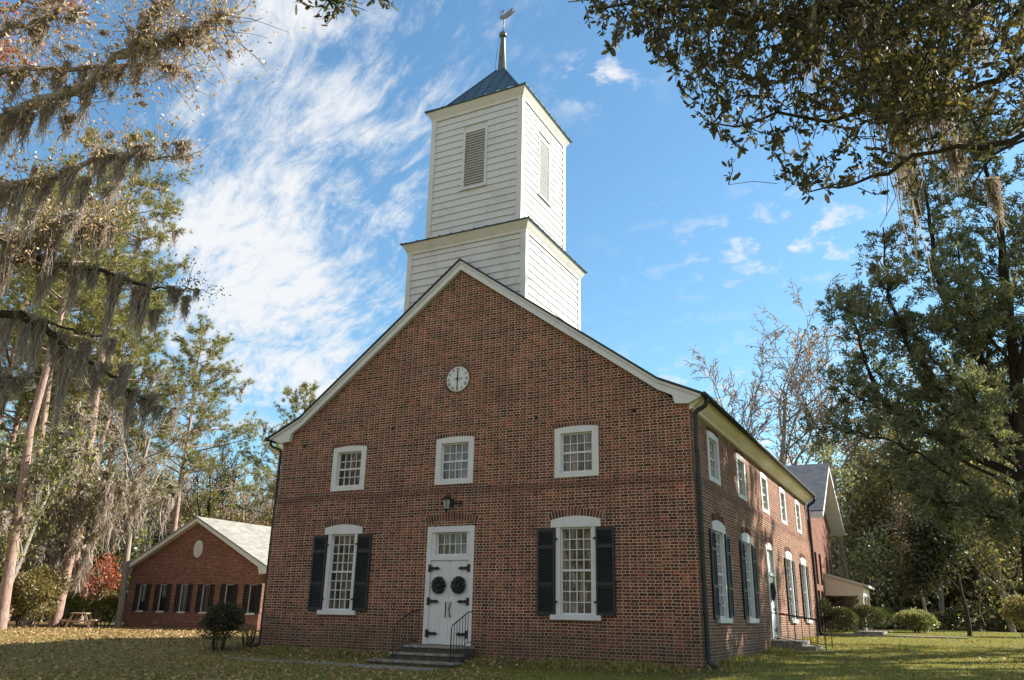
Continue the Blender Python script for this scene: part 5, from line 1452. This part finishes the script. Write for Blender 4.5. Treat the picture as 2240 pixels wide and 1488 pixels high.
# cedars and oaks out of the frame on the right keep the near lawn and the wall in dappled shade
c2 = dup(ced, (9.5, 1.5, 0.0), rz=0.0, sc=1.0, label='second dark cedar beside the first with its crown past the right edge')
for x, y, rz, sc in ((22.5, 11.8, 0.3, 1.0), (25.5, 16.0, 1.9, 1.06), (24.0, 7.5, 3.1, 0.95)):
    dup(p2, (x, y, gz(x, y)), rz=rz, sc=sc, label='tall pine past the right edge throwing shade over the front lawn', group='pines shading the lawn')


for x, y, rz in ((20.8, 14.8, 0.6), (24.5, 20.5, 2.2)):
    dup(p1, (x, y, gz(x, y)), rz=rz, sc=0.98, label='layered pine past the right edge throwing streaks of shade on the side wall', group='pines shading the side wall')


# ------------------------------------------------------------------ live oak over the viewer
rng = np.random.default_rng(8)
ok = thing('live_oak', 'live oak with small dark leaves overhanging from the upper right', 'tree', (0, 0, 0))
hub = np.array([18.5, -13.5, 5.2])
OL = []


def olimb(stops, r0, r1):
    q = np.array([hub] + [at(*s_) for s_ in stops]); k = len(q); t = np.linspace(0, k - 1, (k - 1) * 4 + 1)
    pts = np.stack([np.interp(t, range(k), q[:, i]) for i in range(3)], 1)
    for _ in range(2): pts[1:-1] = (pts[:-2] + 2 * pts[1:-1] + pts[2:]) / 4
    pts[1:-1] += rng.normal(size=(len(pts) - 2, 3)) * 0.03; OL.append((pts, np.linspace(r0, r1, len(pts))))


olimb([(2600, -260, 9.5), (2200, -60, 9), (1800, 40, 8.5), (1500, 10, 8), (1310, 20, 7.6)], 0.07, 0.008)
olimb([(2600, 0, 9.6), (2240, 150, 9), (2000, 230, 8.6), (1750, 260, 8.3), (1560, 270, 8)], 0.055, 0.007)
olimb([(2600, 120, 9), (2300, 260, 8.2), (2100, 330, 7.8), (1900, 380, 7.4), (1770, 420, 7.2)], 0.045, 0.006)
olimb([(2600, -500, 10), (2100, -350, 9.6), (1700, -160, 9.2), (1450, -60, 9), (1200, -200, 8.5), (900, -140, 7.6), (760, -20, 7)], 0.07, 0.006)
olimb([(2700, 200, 9.5), (2400, 300, 9.4), (2200, 320, 9.2), (2120, 420, 9.0)], 0.04, 0.006)
v, f = tubes_np([(np.array([(18.9, -13.9, -0.7), (18.8, -13.7, 2.0), hub, hub + np.array([0.2, 0.3, 2.5])]), np.array([0.55, 0.42, 0.34, 0.15]))]); np_mesh('trunk', v, f, BARK_D, ok, smooth=True)
for l in OL: v, f = tubes_np([l]); np_mesh('limb', v, f, BARK_D, ok, smooth=True)
REG = [(1272, -30), (1285, 45), (1335, 95), (1395, 85), (1465, 165), (1500, 225), (1530, 265), (1580, 300), (1605, 345), (1650, 325), (1700, 372), (1760, 410), (1830, 425), (1880, 392), (1950, 422), (2010, 442), (2070, 395), (2120, 425), (2175, 345), (2250, 300), (2420, 320), (2420, -160), (1272, -160)]


def inside(u, v):
    c = False
    for i in range(len(REG)):
        (x0, y0), (x1, y1) = REG[i], REG[i - 1]
        if (y0 > v) != (y1 > v) and u < (x1 - x0) * (v - y0) / (y1 - y0) + x0: c = not c
    return c


CL = []
while len(CL) < 2050:
    u, v_ = rng.uniform(1272, 2420), rng.uniform(-160, 445)
    if not inside(u, v_): continue
    edge = min(abs(u - 1272) / 260, 1) * 0.6 + 0.4
    core = min(1.0, max(0.25, (330 - v_ + (u - 1500) * 0.12) / 220))
    if u > 2110: core *= 0.42
    if rng.random() > core * edge: continue
    CL.append((u, v_, rng.uniform(6.6, 10.5)))
CL += [(u + rng.uniform(-9, 9), v_ + rng.uniform(-8, 8), rng.uniform(6.6, 7.2)) for u, v_ in ((650, 6), (668, 14), (690, 22), (702, 44), (716, 52), (730, 22), (745, 4), (768, 12), (792, 20), (820, 8), (845, 14), (862, 18), (700, -20), (760, -30), (840, -25))]
CL += [(u, v_, rng.uniform(6.3, 7.2)) for u, v_ in ((1345, 95), (1330, 100), (1395, 80), (1290, 55), (1440, 128), (1600, 348), (1695, 385), (1712, 375), (1745, 405), (1770, 432), (1815, 420), (1860, 395), (1800, 340), (1935, 425), (1690, 330), (1665, 318))]
P = []; D = []; TWG = []; allp = np.concatenate([l[0] for l in OL])
for u, v_, Dd in CL:
    c = at(u, v_, Dd); j = np.argmin(((allp - c) ** 2).sum(1)); d = unit(unit(c - allp[j]) + np.array([0, 0, -0.35]) + rng.normal(size=3) * 0.5)
    L = rng.uniform(0.16, 0.34); s0 = c - d * L; TWG.append((np.array([s0, s0 + d * L * 0.55 + rng.normal(size=3) * 0.012, c + d * 0.02]), np.array([0.006, 0.0045, 0.003])))
    if rng.random() < 0.22: TWG.append((np.array([s0, s0 + (allp[j] - s0) * 0.3 + np.array([0, 0, 0.05]), s0 + (allp[j] - s0) * 0.6 + np.array([0, 0, 0.05])]), np.array([0.0022, 0.0026, 0.003])))
    n = int(rng.integers(10, 19)); t = rng.uniform(0.1, 1.05, n); P.append(s0[None] + d[None] * (L * t)[:, None] + rng.normal(size=(n, 3)) * 0.012); D.append(d[None] * 0.75 + rng.normal(size=(n, 3)) * 0.8)
P = np.concatenate(P); D = np.concatenate(D)
v, f = tubes_np(TWG); np_mesh('twigs', v, f, BARK_D, ok)
v, f = leaves_np(P, D, np.clip(rng.lognormal(-2.87, 0.28, len(P)), 0.026, 0.09), rng, 0.42, 'oval'); np_mesh('crown', v, f, L_OAK, ok)
for u, v_, ln, wd, D_ in ((1930, 60, 330, 120, 9.6), (1990, 130, 230, 90, 9.4), (2050, 190, 150, 80, 9.2), (1880, -20, 300, 110, 9.8), (1960, 220, 160, 90, 9.3), (2085, 315, 80, 40, 9), (2170, 395, 70, 20, 9.1), (2115, 10, 120, 50, 9.4), (1760, 30, 160, 80, 9.8)):
    q = at(u, v_, D_); s_ = D_ / FPX; v, f = strands(rng, q, ROT[0] + ROT[2] * 0.3, ln * s_ * 1.25, wd * s_ * 0.7, 170, 0.42); np_mesh('moss_clump', v, f, L_MOSS, ok)
v, f = tubes_np([(np.array([at(1945, 380, 8), at(1960, 430, 8), at(1940, 470, 8), at(1925, 497, 8)]), np.array([0.004, 0.004, 0.003, 0.003])), (np.array([at(1940, 370, 8.2), at(1942, 430, 8.2), at(1938, 475, 8.2)]), np.array([0.004, 0.003, 0.003]))])
np_mesh('dangling_twig', v, f, BARK_D, ok)

# ------------------------------------------------------------------ grass and fallen leaves
rng = np.random.default_rng(9)


def scatter(n, u0, u1, d0, d1, power):
    out = []
    u = rng.uniform(u0, u1, n * 2); D = d0 + (d1 - d0) * rng.random(n * 2) ** power
    for a, b in zip(u, D):
        x, y, z = base_pt(a, 1400, b)
        if LX - 0.1 < x < WX + 0.1 and -0.08 < y < LEN + 0.1: continue
        if -1.3 < x < 1.0 and -2.3 < y < 0: continue
        out.append((x, y, z))
        if len(out) >= n: break
    return np.array(out)


Q = np.concatenate([scatter(52000, -60, 2300, 14.5, 34, 1.3), scatter(12000, 1500, 2300, 30, 50, 1.0)])
xw = rng.uniform(LX, WX, 7000); yw = -0.05 - rng.random(7000) ** 2 * 0.9; kw = (xw < -1.3) | (xw > 1.0)
yy = rng.uniform(0, LEN, 5000); xx = WX + 0.05 + rng.random(5000) ** 2 * 0.7
W1 = np.array([(a, b, gz(a, b)) for a, b in zip(np.concatenate([xw[kw], xx]), np.concatenate([yw[kw], yy]))])
Q = np.concatenate([Q, W1])
n = len(Q); d = rng.normal(size=(n, 3)) * 0.55; d[:, 2] = 1
sz = rng.uniform(0.035, 0.095, n); sz[-len(W1):] *= rng.uniform(0.9, 2.2, len(W1)) * (np.sin(W1[:, 0] * 2.1) * np.sin(W1[:, 0] * 0.77 + W1[:, 1]) * 0.4 + 0.8)
v, f = leaves_np(Q - np.array([0, 0, 0.01]), d, sz, rng, 0.28, 'needle')
tag(np_mesh('grass', v, f, L_GRASS), 'short patchy grass of the churchyard lawn', 'grass', kind='stuff')
Q = np.concatenate([scatter(9000, -60, 1100, 15, 34, 1.2), scatter(9000, -60, 620, 28, 52, 0.8), scatter(900, 1000, 2300, 15, 40, 1.2), W1[rng.integers(0, len(W1), 1500)]])
n = len(Q); d = rng.normal(size=(n, 3)); d[:, 2] *= 0.35
v, f = leaves_np(Q + np.array([0, 0, 0.025]), d, rng.uniform(0.05, 0.12, n), rng, 0.6)
tag(np_mesh('fallen_leaves', v, f, L_LITTER), 'dry brown leaves scattered over the lawn', 'leaves', kind='stuff')
